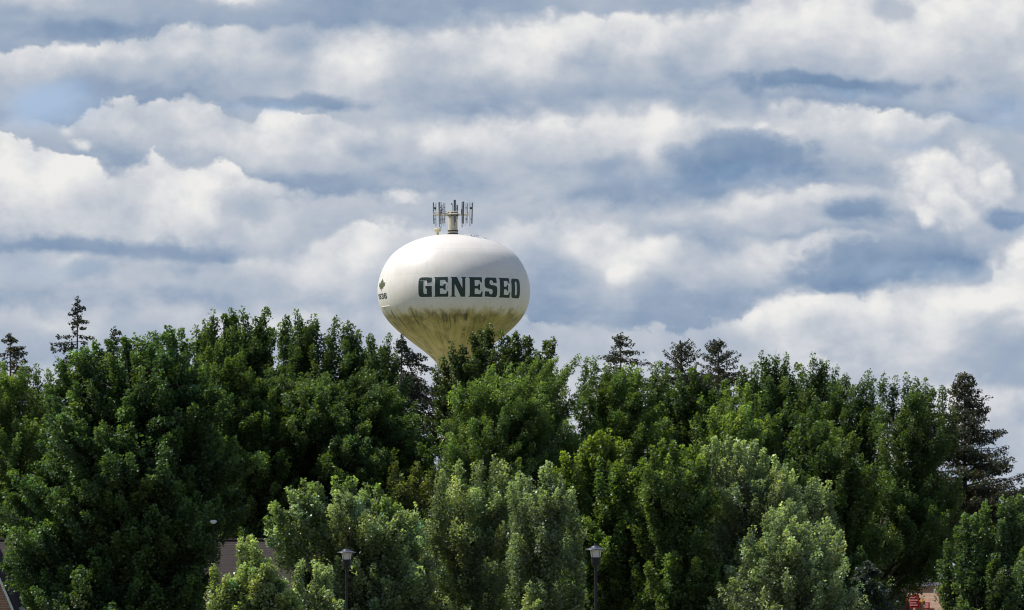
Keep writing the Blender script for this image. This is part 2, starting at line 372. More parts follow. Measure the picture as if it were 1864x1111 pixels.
def tower_paint():
    m, g = new_mat('tower_paint')
    co = g.n('ShaderNodeTexCoord').outputs['Object']
    x, y, z = g.xyz(co)
    ang = g.m('ARCTAN2', x, y)
    n = g.noise(co, .5, 5, .6)
    c = g.mix(g.ramp(n, .3, .75), (.82, .775, .685, 1), (.75, .705, .615, 1))
    runs = g.noise(g.comb(g.m('MULTIPLY', g.m('SINE', ang), 9), g.m('MULTIPLY', g.m('COSINE', ang), 9), g.m('MULTIPLY', z, .22)), 2.2, 4, .6)
    c = g.mix(g.ramp(runs, .52, .74, 0, .22), c, (.50, .46, .38, 1))
    # algae and dirt under the bulge: starts at a ragged line, streaks run down the cone
    zl = tz(752)
    cs = g.comb(g.m('MULTIPLY', g.m('SINE', ang), 5), g.m('MULTIPLY', g.m('COSINE', ang), 5), g.m('MULTIPLY', z, .13))
    streak = g.noise(cs, 1.6, 3, .55)
    edge = g.m('MULTIPLY_ADD', g.noise(co, 1.3, 5, .65), .6, g.m('MULTIPLY', g.noise(cs, 3.0, 4, .6), .4))
    dz = g.m('SUBTRACT', g.m('MULTIPLY_ADD', g.m('SUBTRACT', edge, .5), 3.4, zl), z)   # metres below the line
    zone = g.ramp(dz, -.7, .8)
    heavy = g.m('MULTIPLY', zone, g.ramp(g.m('MULTIPLY_ADD', g.m('SUBTRACT', streak, .5), -6.0, dz), 4.8, .9))
    patch = g.noise(co, .8, 6, .68)
    tan = g.mix(g.ramp(g.noise(co, .55, 5, .6), .35, .65), (.84, .70, .36, 1), (.70, .57, .25, 1))
    olive = g.mix(g.ramp(patch, .36, .64), (.25, .22, .065, 1), (.50, .42, .14, 1))
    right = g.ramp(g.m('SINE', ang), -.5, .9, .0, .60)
    hv = g.m('MULTIPLY', heavy, g.ramp(g.noise(co, .6, 6, .7), .30, .55, .35, .9))
    tan = g.mix(g.m('MULTIPLY', g.ramp(dz, 4, 8), .5), tan, (.82, .75, .55, 1))
    c1 = g.mix(g.m('MULTIPLY', zone, .93), c, tan)
    c1 = g.mix(hv, c1, olive)
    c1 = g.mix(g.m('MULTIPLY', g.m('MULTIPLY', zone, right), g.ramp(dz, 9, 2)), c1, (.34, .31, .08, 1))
    # a grimy upper rim and a few long dark runs
    rim = g.m('MULTIPLY', g.ramp(g.m('ABSOLUTE', g.m('SUBTRACT', dz, .5)), .75, .1, 0, .55), g.ramp(g.noise(co, .9, 4, .6), .40, .62))
    c1 = g.mix(rim, c1, (.10, .10, .05, 1))
    c2 = g.comb(g.m('MULTIPLY', g.m('SINE', ang), 5), g.m('MULTIPLY', g.m('COSINE', ang), 5), g.m('MULTIPLY', z, .05))
    ln1 = g.ramp(g.m('ABSOLUTE', g.m('SUBTRACT', g.noise(c2, 1.7, 1, .4), .5)), .030, .004)
    ln2 = g.ramp(g.m('ABSOLUTE', g.m('SUBTRACT', g.noise(c2, 3.8, 2, .5), .52)), .020, .003)
    brk = g.ramp(g.noise(co, .7, 3, .5), .42, .56)
    dark = g.m('MULTIPLY', g.m('MULTIPLY', g.m('MAXIMUM', ln1, ln2), zone), g.m('MULTIPLY', brk, g.ramp(dz, 6.5, 1.0, 0, .85)))
    c1 = g.mix(dark, c1, (.06, .06, .035, 1))
    vs = g.n('ShaderNodeTexVoronoi'); g.put(vs.inputs['Vector'], co); vs.inputs['Scale'].default_value = .42
    spot = g.m('MULTIPLY', g.ramp(vs.outputs['Distance'], .22, .10, 0, .55), g.ramp(dz, 1.5, 3.0))
    c1 = g.mix(spot, c1, (.2, .18, .1, 1))
    # faint vertical and horizontal weld seams
    sa = g.m('ABSOLUTE', g.m('SUBTRACT', g.m('FRACT', g.m('MULTIPLY', ang, 9 / math.pi)), .5))
    ring = g.m('ABSOLUTE', g.m('SUBTRACT', g.m('FRACT', g.m('MULTIPLY', g.m('SUBTRACT', z, zl), 1 / 2.6)), .5))
    c1 = g.mix(g.m('MAXIMUM', g.ramp(sa, .012, .004, 0, .16), g.ramp(ring, .018, .006, 0, .14)), c1, (.42, .40, .35, 1))
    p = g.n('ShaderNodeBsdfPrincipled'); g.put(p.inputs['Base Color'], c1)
    p.inputs['Roughness'].default_value = .42; p.inputs['Specular IOR Level'].default_value = .35
    sang = g.m('ABSOLUTE', g.m('SUBTRACT', g.m('FRACT', g.m('MULTIPLY', ang, 12 / math.pi)), .5))
    seam = g.ramp(sang, .006, .0)
    h = g.m('ADD', g.m('MULTIPLY', seam, .6), g.m('MULTIPLY', g.noise(co, 1.2, 3, .5), .6))
    bp = g.n('ShaderNodeBump'); bp.inputs['Strength'].default_value = .25; bp.inputs['Distance'].default_value = .06; g.put(bp.inputs['Height'], h)
    g.put(p.inputs['Normal'], bp.outputs[0])
    o = g.n('ShaderNodeOutputMaterial'); g.t.links.new(p.outputs[0], o.inputs[0]); return m

# lettering: each glyph = outer outline + holes, in a unit box (width w, height 1)
GLYPH = {
 'G': (.98, [(.20, 0), (.98, 0), (.98, .56), (.52, .56), (.52, .42), (.62, .42), (.62, .16), (.44, .16), (.38, .22), (.38, .78), (.44, .84), (.58, .84), (.63, .79), (.63, .69), (.97, .75), (.97, .98), (.80, .98), (.70, 1.0), (.22, 1.0), (.07, .96), (.0, .84), (.0, .16), (.06, .04)], []),
 'E': (.98, [(.0, 0), (.98, 0), (.98, .32), (.88, .25), (.82, .15), (.42, .15), (.42, .42), (.62, .42), (.72, .34), (.80, .32), (.80, .68), (.72, .66), (.62, .56), (.42, .56), (.42, .85), (.76, .85), (.84, .76), (.95, .70), (.95, 1.0), (.0, 1.0), (.0, .97), (.07, .93), (.07, .07), (.0, .03)], []),
 'N': (1.08, [(.0, 0), (.36, 0), (.36, .03), (.28, .07), (.28, .66), (.70, 0), (1.0, 0), (1.0, .93), (1.08, .97), (1.08, 1.0), (.72, 1.0), (.72, .97), (.80, .93), (.80, .44), (.44, 1.0), (.0, 1.0), (.0, .97), (.08, .93), (.08, .07), (.0, .03)], []),
 'S': (.98, [(.02, 0), (.10, .03), (.80, 0), (.93, .04), (.98, .15), (.98, .47), (.92, .55), (.80, .60), (.50, .62), (.38, .67), (.38, .80), (.44, .86), (.56, .86), (.63, .80), (.66, .73), (.94, .72), (.94, 1.0), (.20, 1.0), (.07, .96), (.0, .84), (.0, .58), (.06, .49), (.18, .44), (.50, .41), (.60, .36), (.60, .21), (.54, .15), (.42, .15), (.36, .21), (.34, .29), (.02, .29)], []),
 'O': (.98, [(.20, 0), (.78, 0), (.92, .04), (.98, .16), (.98, .84), (.92, .96), (.78, 1.0), (.20, 1.0), (.06, .96), (.0, .84), (.0, .16), (.06, .04)],
       [[(.44, .15), (.38, .22), (.38, .78), (.44, .85), (.54, .85), (.60, .78), (.60, .22), (.54, .15)]]),
 '1': (.5, [(.12, 0), (.42, 0), (.42, 1), (.18, 1), (.0, .82), (.0, .66), (.15, .72)], []),
 '8': (.78, [(.14, 0), (.64, 0), (.78, .12), (.78, .42), (.70, .5), (.78, .58), (.78, .88), (.64, 1), (.14, 1), (0, .88), (0, .58), (.08, .5), (0, .42), (0, .12)],
       [[(.28, .17), (.25, .22), (.25, .38), (.30, .43), (.48, .43), (.53, .38), (.53, .22), (.50, .17)], [(.30, .57), (.25, .62), (.25, .78), (.28, .83), (.50, .83), (.53, .78), (.53, .62), (.48, .57)]]),
 '3': (.76, [(.14, 0), (.62, 0), (.76, .12), (.76, .42), (.68, .5), (.76, .58), (.76, .88), (.62, 1), (.14, 1), (0, .88), (0, .70), (.24, .70), (.24, .78), (.30, .83), (.46, .83), (.51, .78), (.51, .62), (.46, .58), (.22, .58), (.22, .42), (.46, .42), (.51, .38), (.51, .22), (.46, .17), (.30, .17), (.24, .22), (.24, .30), (0, .30), (0, .12)], []),
 '6': (.78, [(.14, 0), (.64, 0), (.78, .12), (.78, .50), (.66, .61), (.25, .61), (.25, .78), (.30, .83), (.48, .83), (.53, .78), (.53, .72), (.77, .72), (.77, .88), (.64, 1), (.14, 1), (0, .88), (0, .12)],
       [[(.30, .17), (.25, .22), (.25, .40), (.30, .45), (.48, .45), (.53, .40), (.53, .22), (.48, .17)]]),
}
LEAF = [(-.05, 0), (.05, 0), (.035, .2), (.30, .17), (.27, .27), (.52, .42), (.46, .47), (.52, .66), (.36, .62), (.32, .70), (.17, .54), (.24, .82), (.13, .78), (0, 1.0)]
LEAF = LEAF + [(-x, y) for x, y in LEAF[::-1] if abs(x) > 1e-6]
LEAF = [p for i, p in enumerate(LEAF) if i == 0 or p != LEAF[i - 1]]
if LEAF[-1] == LEAF[0]: LEAF.pop()

def offset_poly(poly, d):
    n = len(poly); area = sum(poly[i][0] * poly[(i + 1) % n][1] - poly[(i + 1) % n][0] * poly[i][1] for i in range(n))
    sg = 1 if area > 0 else -1; out = []
    for i in range(n):
        p0, p1, p2 = Vector(poly[i - 1]), Vector(poly[i]), Vector(poly[(i + 1) % n])
        a = (p1 - p0).normalized(); b = (p2 - p1).normalized()
        na = Vector((a.y, -a.x)) * sg; nb = Vector((b.y, -b.x)) * sg
        m_ = (na + nb)
        if m_.length < .3: m_ = na
        m_.normalize(); k = min(1 / max(m_.dot(na), .4), 1.8)
        out.append(tuple(p1 + m_ * d * k))
    return out

def wrapped(name, shapes, mat, parent, z0, off, maxlen=.16):
    """flat polygons in (arc metres from front centre, metres above z0) bent onto the tank"""
    bm = bmesh.new()
    for outer, holes in shapes:
        loops = [[Vector((x, y, 0)) for x, y in outer]] + [[Vector((x, y, 0)) for x, y in h] for h in holes]
        flat = [p for l in loops for p in l]
        vs = [bm.verts.new(p) for p in flat]
        for t in tessellate_polygon(loops):
            try: bm.faces.new([vs[i] for i in t])
            except ValueError: pass
    for _ in range(5):
        le = [e for e in bm.edges if e.calc_length() > maxlen]
        if not le: break
        bmesh.ops.subdivide_edges(bm, edges=le, cuts=1)
        bmesh.ops.triangulate(bm, faces=[f for f in bm.faces if len(f.verts) > 3])
    R0 = 470 * TK
    for v in bm.verts:
        a = v.co.x / R0; z = z0 + v.co.y; r = tank_r(z) + off
        v.co = Vector((TX + r * math.sin(a), TY - r * math.cos(a), z)) - parent.location
    bmesh.ops.recalc_face_normals(bm, faces=bm.faces)
    me = bpy.data.meshes.new(name); bm.to_mesh(me); bm.free()
    me.polygons.foreach_set('use_smooth', [True] * len(me.polygons))
    return link(name, me, mat, parent)

def build_tower():
    t = empty('water_tower', (TX, TY, 0))
    tag(t, 'white single-pedestal water tower lettered GENESEO, algae-stained under its bowl, rising behind the trees', 'water tower')
    paint = tower_paint()
    mb = MB(); mb.lathe([(r, z) for r, z in zip(TR[::-1], TZ[::-1])], seg=160)
    mb.build('tank', paint, t, smooth=True)
    rs = TR[-1]; zt = TZ[-1]
    mb = MB()
    mb.lathe([(rs * 2.6, 0), (rs * 2.55, 1.2), (rs * 2.2, 3.0), (rs * 1.6, 6.5), (rs * 1.15, 11), (rs, 15), (rs, zt + .02)][::1], seg=72)
    mb.build('pedestal', paint, t, smooth=True)
    green = simple('sign_green', (.016, .040, .026), .55, vary=.1, scale=1.5)
    edge = simple('letter_edge', (.84, .82, .77), .5, vary=.03)
    # GENESEO
    K = TK; R0 = 470 * TK
    x0, x1 = R0 * math.asin(-212 / 468), R0 * math.asin(403 / 467)
    zb, zt2 = tz(646), tz(526)
    H = zt2 - zb
    word = 'GENESEO'; gap = .15
    tot = sum(GLYPH[c][0] for c in word) + gap * (len(word) - 1)
    sx = (x1 - x0) / tot; shapes = []; plates = []; x = x0
    for c in word:
        w, outer, holes = GLYPH[c]
        T = lambda P: [(x + px * sx, py * H) for px, py in P]
        o2 = T(outer); h2 = [T(h) for h in holes]
        shapes.append((o2, h2)); plates.append((offset_poly(o2, .085), [offset_poly(h, -.085) for h in h2]))
        x += (w + gap) * sx
    zb -= .31
    wrapped('lettering_outline', plates, edge, t, zb, .012)
    wrapped('lettering', shapes, green, t, zb, .024)
    # leaf emblem and year at the left limb
    lf = simple('emblem_green', (.085, .105, .035), .6, vary=.35, scale=2.5)
    a0 = R0 * R(-70.5)
    z0 = tz(614); h = tz(536) - z0
    wrapped('leaf_emblem', [([(a0 + px * h * 1.45, py * h) for px, py in LEAF], [])], lf, t, z0, .02)
    z0 = tz(662); h = tz(629) - z0; sh = []; x = R0 * R(-80.5); wd = R0 * R(19.5)
    tot = sum(GLYPH[c][0] for c in '1836') + .2 * 3
    k = wd / tot
    for c in '1836':
        w, outer, holes = GLYPH[c]
        sh.append(([(x + px * k, py * h) for px, py in outer], [[(x + px * k, py * h) for px, py in q] for q in holes])); x += (w + .2) * k
    wrapped('year_lettering', sh, green, t, z0, .02)
    # short bright ledge on the left side of the belt
    mb = MB(); zl = tz(709)
    pts = []
    for i in range(9):
        a = R(-77 + i * 2.2); r = tank_r(zl) + .03
        pts.append((r * math.sin(a), -r * math.cos(a), zl))
    mb.tube(pts, .035, 6); mb.build('belt_rail', edge, t)
    # neck pipe on the roof
    cream = simple('cream_metal', (.55, .51, .38), .5, vary=.12, scale=3)
    dark = simple('dark_band', (.03, .03, .03), .6)
    grey = simple('antenna_grey', (.13, .135, .155), .5, vary=.12, scale=2)
    pale = simple('antenna_pale', (.34, .34, .36), .5, vary=.12, scale=2)
    zr = tz(259) - .05
    q = lambda yy: at(826.2, 355 + yy / 13.07, TD).z          # rows of the closest enlargement
    qx = lambda xx: (770 + xx / 13.07 - 826.2) * mpp(TD)
    cx = qx(712)
    mb = MB(); mb.lathe([(.50, q(985)), (.50, q(840)), (.48, q(835)), (.46, q(520)), (.46, q(395)), (.0, q(388))], 28, (cx, 0, 0))
    mast = mb.build('roof_pipe', cream, t, smooth=True)
    mb = MB(); mb.lathe([(.46, q(870)), (.545, q(870)), (.545, q(842)), (.46, q(842))], 28, (cx, 0, 0)); mb.build('collar', dark, mast)
    mb = MB(); mb.lathe([(.46, q(935)), (.56, q(935)), (.56, q(912)), (.46, q(912))], 28, (cx, 0, 0)); mb.build('collar', dark, mast)
    for a in (20, 100, 190, 260, 320):
        mb = MB(); r = .47; mb.box((cx + r * math.cos(R(a)), r * math.sin(R(a)), q(430)), (.14, .14, .18)); mb.build('access_port', dark, mast)
    # triangular antenna frame
    za = q(472)
    mb = MB()
    ring = []
    for k in range(3):
        a = R(90 + 120 * k + 30); b = R(90 + 120 * (k + 1) + 30)
        mb.tube([(cx + .4 * math.cos(a), .4 * math.sin(a), za), (cx + 1.55 * math.cos(a), 1.55 * math.sin(a), za)], .10, 8)
    for k in range(3):
        a = R(90 + 120 * k + 30)
        d = Vector((math.cos(a), math.sin(a), 0)); e = Vector((-d.y, d.x, 0))
        c0 = Vector((cx, 0, za)) + d * 1.55
        mb.tube([c0 - e * 1.45, c0 + e * 1.45], .055, 8)
        mb.tube([c0 - e * 1.45 + Vector((0, 0, .22)), c0 + e * 1.45 + Vector((0, 0, .22))], .035, 6)
    frame = mb.build('antenna_frame', cream, t)
    mb = MB(); mb.lathe([(.47, q(505)), (.56, q(505)), (.56, q(488)), (.47, q(488))], 24, (cx, 0, 0)); mb.build('frame_clamp', dark, frame)
    ants = [(252, 188, 700, .115, -.55, grey, 0), (395, 188, 715, .21, -1.2, grey, 1), (450, 215, 680, .09, 1.25, pale, 0), (495, 178, 665, .11, .9, pale, 0),
            (757, 145, 680, .235, -1.8, grey, 1), (808, 210, 560, .15, 1.75, grey, 0), (955, 175, 700, .20, -1.15, grey, 1), (1045, 180, 665, .11, 1.1, pale, 0),
            (1170, 188, 690, .155, -.25, grey, 0)]
    for (ax, y0, y1, w, dy, mt, cable) in ants:
        px = qx(ax); zc = (q(y0) + q(y1)) / 2; hh = q(y0) - q(y1)
        mb = MB(); yaw = math.atan2(dy, px - cx)
        rot = Matrix.Rotation(yaw, 4, 'Z') @ Matrix.Rotation(R(1.5), 4, 'Y')
        if abs(math.sin(yaw)) < .6: mb.box((px, dy, zc), (.09, w * 1.9, hh), rot)
        else: mb.box((px, dy, zc), (.10, w, hh), rot)
        an = mb.build('panel_antenna', mt, t)
        bv = an.modifiers.new('bevel', 'BEVEL'); bv.width = .015; bv.segments = 2
        inx = px - (px - cx) * .13; iny = dy * .87
        mb = MB(); mb.tube([(inx, iny, zc - hh * .62), (inx, iny, zc + hh * .5)], .022, 6)
        mb.build('mounting_pipe', dark if cable else pale, an)
        for f in (-.28, .26):
            mb = MB(); mb.box(((px + inx) / 2, (dy + iny) / 2, zc + f * hh), (.16, .10, .07)); mb.build('bracket', dark, an)
        if cable:
            mb = MB(); mb.tube([(px, dy, zc - hh * .5), (px - .03, dy, zc - hh * .6), (inx, iny, zc - hh * .66)], .035, 6); mb.build('cable', dark, an)
            mb = MB(); mb.box((inx, iny, zc + hh * .05), (.13, .16, .5)); mb.build('amplifier_box', dark, an)
    for (ax, yy) in ((290, 325), (1140, 320)):
        mb = MB(); mb.box((qx(ax), -.3, q(yy)), (.20, .18, .20)); mb.tube([(qx(ax), -.3, q(205)), (qx(ax), -.3, q(750))], .02, 6)
        mb.build('radio_unit', dark, t)
    mb = MB(); mb.tube([(qx(703), .2, q(400)), (qx(703), .2, q(215))], .025, 6); mb.box((qx(680), .2, q(210)), (.09, .09, .18)); mb.build('beacon', dark, t)
    # roof vent with mushroom cap
    vx, vy = qx(345), -.6
    mb = MB(); mb.lathe([(.0, q(800)), (.20, q(802)), (.38, q(814)), (.41, q(830)), (.34, q(840)), (.30, q(885)), (.14, q(890)), (.13, q(1010))][::-1], 24, (vx, vy, 0))
    mb.build('roof_vent', simple('vent_cream', (.62, .58, .38), .5), t, smooth=True)
    # roof hatch and handrail, a few dark marks on the dome
    for i, a in enumerate(range(-52, -28, 6)):
        mb = MB()
        r = 3.0; x_, y_ = r * math.cos(R(a)), r * math.sin(R(a))
        z_ = float(np.interp(r, TR[:60], TZ[:60]))
        mb.tube([(x_, y_, z_ - .05), (x_, y_, z_ + .16)], .03, 5); mb.build('roof_cleat', dark, t)
build_tower()
# ------------------------------------------------------------------ trees
GRAVZ = np.array([0, 0, 1.0])
def unit(a): return a / np.maximum(np.linalg.norm(a, axis=-1, keepdims=True), 1e-9)

def leaves_on_tufts(rng, base, axis, L, rad, tint, nl, size, spread=1.0):
    """every tuft is a shoot: base point, unit axis, length, radius; returns verts, faces, colours of folded leaf blades"""
    n = len(base)
    t = rng.random((n, nl)) ** .75
    prof = np.sin(np.clip(t * .82 + .16, 0, 1) * math.pi) ** .7
    ref = np.where(np.abs(axis[:, 2:3]) > .9, np.array([[1.0, 0, 0]]), np.array([[0, 0, 1.0]]))
    a = unit(np.cross(axis, ref)); b = np.cross(axis, a)
    ph = rng.random((n, nl)) * 2 * math.pi
    radial = a[:, None] * np.cos(ph)[..., None] + b[:, None] * np.sin(ph)[..., None]
    rr = rad[:, None] * prof * (.45 + .55 * rng.random((n, nl)))
    pos = base[:, None] + axis[:, None] * (t * L[:, None])[..., None] + radial * rr[..., None]
    ld_ = unit(radial * .8 + axis[:, None] * .8 + np.array([0, 0, -.12]) + rng.normal(0, .35, (n, nl, 3)))
    nrm = unit(axis[:, None] * .55 + radial * .55 + np.array([0, 0, .35]) + rng.normal(0, .21, (n, nl, 3)))
    side = unit(np.cross(ld_, nrm)); nrm = np.cross(side, ld_)
    s = (size * (.65 + .6 * rng.random((n, nl))))[..., None]
    p0 = pos; p1 = pos + ld_ * s * .45 + side * s * .46 + nrm * s * .10
    p2 = pos + ld_ * s * 1.05 - nrm * s * .16; p3 = pos + ld_ * s * .45 - side * s * .46 + nrm * s * .10
    v = np.stack([p0, p1, p2, p3], axis=2).reshape(-1, 3)
    m = n * nl
    f = np.arange(m * 4).reshape(m, 4)
    col = tint[:, None, :] * (.78 + .24 * rng.random((n, nl, 1)) + .34 * (t * t)[..., None])  # brighter towards the tuft tip: new growth plus a highlight put into the tint
    col = np.concatenate([col, np.ones((n, nl, 1))], axis=2)
    return v, f, np.repeat(col.reshape(m, 4), 4, axis=0)

BARK = bark_mat('bark', (.045, .035, .028), (.13, .11, .09))
BARKL = bark_mat('bark_pale', (.09, .08, .065), (.22, .20, .17))
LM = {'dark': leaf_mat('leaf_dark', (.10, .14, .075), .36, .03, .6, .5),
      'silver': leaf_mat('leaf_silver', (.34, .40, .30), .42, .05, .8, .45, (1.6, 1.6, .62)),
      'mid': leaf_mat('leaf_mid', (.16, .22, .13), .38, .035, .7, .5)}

def limb(mb, p0, p1, r0, r1, rng, seg=5, sag=.12, n=5):
    p0 = np.array(p0, float); p1 = np.array(p1, float); d = p1 - p0; L = np.linalg.norm(d)
    out = d.copy(); out[2] = 0
    pts = []
    for i in range(n):
        t = i / (n - 1)
        p = p0 + d * t + out * (sag * math.sin(t * math.pi)) + rng.normal(0, .018 * L, 3) * math.sin(t * math.pi)
        pts.append(tuple(p))
    mb.tube(pts, [r0 + (r1 - r0) * (i / (n - 1)) ** .8 for i in range(n)], seg, cap=False)
    return pts

def maple(label, xt, D, prof, tips=(), col=(.050, .095, .020), mat='dark', seed=1, leaf=.086, nl=27, dens=1.0, lean=(0, 0), lobe=(.95, 1.6),
          gap=1.5, tr=.26, tl=.62, up=.8, ylow=1125, group=None, cat='tree', tipcol=None, hue=.24, tw=1.0, fresh=1.05, zbot=1.6, bark=None, depth=None, name='maple_tree', tiplen=(1.6, 3.0), back=.45):
    """xt = pixel column of the trunk, prof = [(row, left, right)...] outline of the crown at distance D"""
    rng = np.random.default_rng(seed); col = np.array(col) * ((1.30, 1.12, 1.55) if mat == 'silver' else (1.22, 1.16, 1.36))
    fresh *= {'dark': .85, 'mid': 1.25, 'silver': 1.55}[mat]
    leaf *= rng.uniform(.85, 1.2); fv = np.array([1.0, .92, .85] if mat == 'silver' else [1.0, .85, .45])
    rows = [p[0] for p in prof]; upv = up * rng.uniform(.45, .95); fan = rng.uniform(.8, 1.25)
    zz = np.array([at(xt, p[0], D).z for p in prof])[::-1]
    xl = np.array([at(p[1], p[0], D).x for p in prof])[::-1]; xr = np.array([at(p[2], p[0], D).x for p in prof])[::-1]
    if zz[0] > zbot + .3:
        c0, h0 = (xl[0] + xr[0]) / 2, (xr[0] - xl[0]) / 2
        zz = np.concatenate([[zbot], zz]); xl = np.concatenate([[c0 - h0 * .7], xl]); xr = np.concatenate([[c0 + h0 * .7], xr])
    tx = at(xt, prof[-1][0], D).x; ztop, zlow = zz[-1], zz[0]
    CX = lambda z: (np.interp(z, zz, xl) + np.interp(z, zz, xr)) / 2
    HX = lambda z: (np.interp(z, zz, xr) - np.interp(z, zz, xl)) / 2
    dm = depth or min(5.5, max(HX(z) for z in zz) * .95)
    HY = lambda z: np.minimum(HX(z) * 1.0 + .4, dm)
    # lobes: masses of foliage at branch ends
    vol_n = int(sum(HX(z) * HY(z) for z in np.arange(zlow, ztop, .25)) * .25 * math.pi / (gap ** 3) * 2.2 * dens) + 6
    lobes = []; tries = 0
    zvis = at(xt, ylow, D).z
    while len(lobes) < vol_n and tries < vol_n * 30:
        tries += 1
        z = rng.uniform(zlow + .3, ztop - .5); ph = rng.uniform(0, 2 * math.pi); rho = rng.uniform(.12, 1) ** .5
        rl = rng.uniform(*lobe) * (.8 if z > ztop - 1.5 else 1)
        wob = 1 + .20 * math.sin(3 * ph + z * 1.1 + seed) + .13 * math.sin(5 * ph - z * 1.9 + seed * 2)
        if tips and z > ztop + .35 - rl: continue
        hx, hy = HX(z) * wob, HY(z) * wob
        kx, ky = max(.12, 1 - .85 * rl / max(hx, .1)), max(.12, 1 - .7 * rl / max(hy, .1))
        c = np.array([CX(z) + hx * kx * rho * math.cos(ph), D + hy * ky * rho * math.sin(ph), z])
        if math.sin(ph) * rho > .35 and rng.random() > back: continue
        if z < zvis and rng.random() > .35: continue
        if any(np.linalg.norm((c - q[0]) * (1, 1, .95)) < gap * .68 for q in lobes): continue
        lobes.append((c, rl))
    B, A, LL, RR, TT = [], [], [], [], []
    def plume(p, ax0, Lc, tint, wmax, dn):
        n = max(4, int(Lc * dn)); s_ = rng.random(n) ** .8 * Lc; w = .02 + wmax * (1 - np.exp(-s_ / 1.05)) * 1.25
        e1 = unit(np.cross(ax0, np.array([.3, .9, .1]))); e2 = np.cross(ax0, e1); ph = rng.random((n, 1)) * 2 * math.pi
        rd = e1 * np.cos(ph) + e2 * np.sin(ph)
        tip = p - ax0 * (s_[:, None] + .03) + rd * (w * rng.random(n) ** .5)[:, None]
        ax = unit(ax0 * .9 + np.array([lean[0], lean[1], up * .5]) + rd * .65 + rng.normal(0, .16, (n, 3)))
        L = tl * rng.uniform(.6, 1.2, n)
        B.append(tip - ax * L[:, None]); A.append(ax); LL.append(L); RR.append(rng.uniform(.10, .185, n) * tw)
        e_ = np.exp(-s_ / .24)[:, None]                       # new growth is paler, and sunlit highlights are painted into the shoot tips
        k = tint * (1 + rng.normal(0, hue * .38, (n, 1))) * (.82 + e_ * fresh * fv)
        TT.append(np.clip(k, .005, 1))
    twigs = []
    for c, rl in lobes:
        npl = max(4, int(4.8 * rl * rl * dens * 1.25 + 1.5))
        cc = np.array([CX(c[2]), D, c[2] - 1.4]); outd = unit(c - cc)
        kl = (1 + rng.normal(0, .10)) * col
        for _ in range(npl):
            d = unit(rng.normal(0, 1, 3) + outd * .9 + np.array([0, 0, upv * .6]))
            ax0 = unit(d * .55 + outd * fan + np.array([lean[0], lean[1], upv * .62]) + rng.normal(0, .22, 3))
            Lc = rl * rng.uniform(.8, 1.6)
            warm = rng.normal(0, hue * .4)
            tint = kl * (1 + rng.normal(0, hue * .45)) * np.array([1 + warm, 1 + warm * .3, 1 - warm * .7])
            p = c + d * np.array([1, 1, .75]) * rl * rng.uniform(.65, 1.3)
            plume(p, ax0, Lc, tint, .27 * rl ** .5, 11.5)
            twigs.append((c, p - ax0 * Lc * .8, p - ax0 * .15))
    # leading shoots that make the ragged top line
    leads = []
    for (px, py) in tips:
        p = np.array(at(px, py - 5, D + rng.uniform(-1.2, 1.2) * min(1, dm / 3)))
        Lc = rng.uniform(*tiplen); ax0 = unit(np.array([lean[0] * .8 + rng.normal(0, .12) + (p[0] - CX(p[2] - 2)) * .07, rng.normal(0, .12), 1.0]))
        leads.append((p, ax0, Lc))
        plume(p, ax0, Lc, (np.array(tipcol) if tipcol else col * 1.1) * (1 + rng.normal(0, .12)), .36, 21)
    B, A, LL, RR, TT = map(np.concatenate, (B, A, LL, RR, TT))
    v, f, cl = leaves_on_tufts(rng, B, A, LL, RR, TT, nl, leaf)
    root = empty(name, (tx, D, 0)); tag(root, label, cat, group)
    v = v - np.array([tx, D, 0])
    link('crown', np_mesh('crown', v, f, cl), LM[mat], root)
    # trunk and limbs
    mb = MB(); zt = ztop - 1.2
    TPX = [(0, 0, 0), (.02, .0, zt * .1), (.05, .03, zt * .3), ((CX(zt * .6) - tx) * .3, .0, zt * .55), ((CX(zt * .8) - tx) * .6, 0, zt * .8), (CX(zt) - tx, 0, zt)]
    mb.tube(TPX, [tr * 1.35, tr * 1.02, tr * .85, tr * .6, tr * .34, .03], 9)
    tzs = [p[2] for p in TPX]
    def axis_at(z): return np.array([np.interp(z, tzs, [p[0] for p in TPX]), 0, z])
    o = np.array([tx, D, 0])
    for c, rl in lobes:
        q = c - o; h = math.hypot(q[0], q[1]); zs = max(.9 + .1 * h, q[2] - .5 - h * rng.uniform(.5, .95))
        a_ = axis_at(min(zs, zt)); r0 = float(np.interp(a_[2], tzs, [tr, tr, tr * .8, tr * .55, tr * .3, .03])) * .42
        limb(mb, a_, q, max(r0, .03), .016, rng)
    for p, ax0, Lc in leads:
        q = p - o; e = q - ax0 * Lc * 1.25
        mb.tube([tuple(e), tuple(q - ax0 * Lc * .5), tuple(q - ax0 * .12)], [.03, .018, .006], 4, cap=False)
    for c, e, p in twigs[::2]:
        mb.tube([tuple(c - o), tuple(e - o), tuple(p - o)], [.015, .010, .004], 3, cap=False)
    mb.build('trunk', bark or BARK, root, smooth=True)
    return root

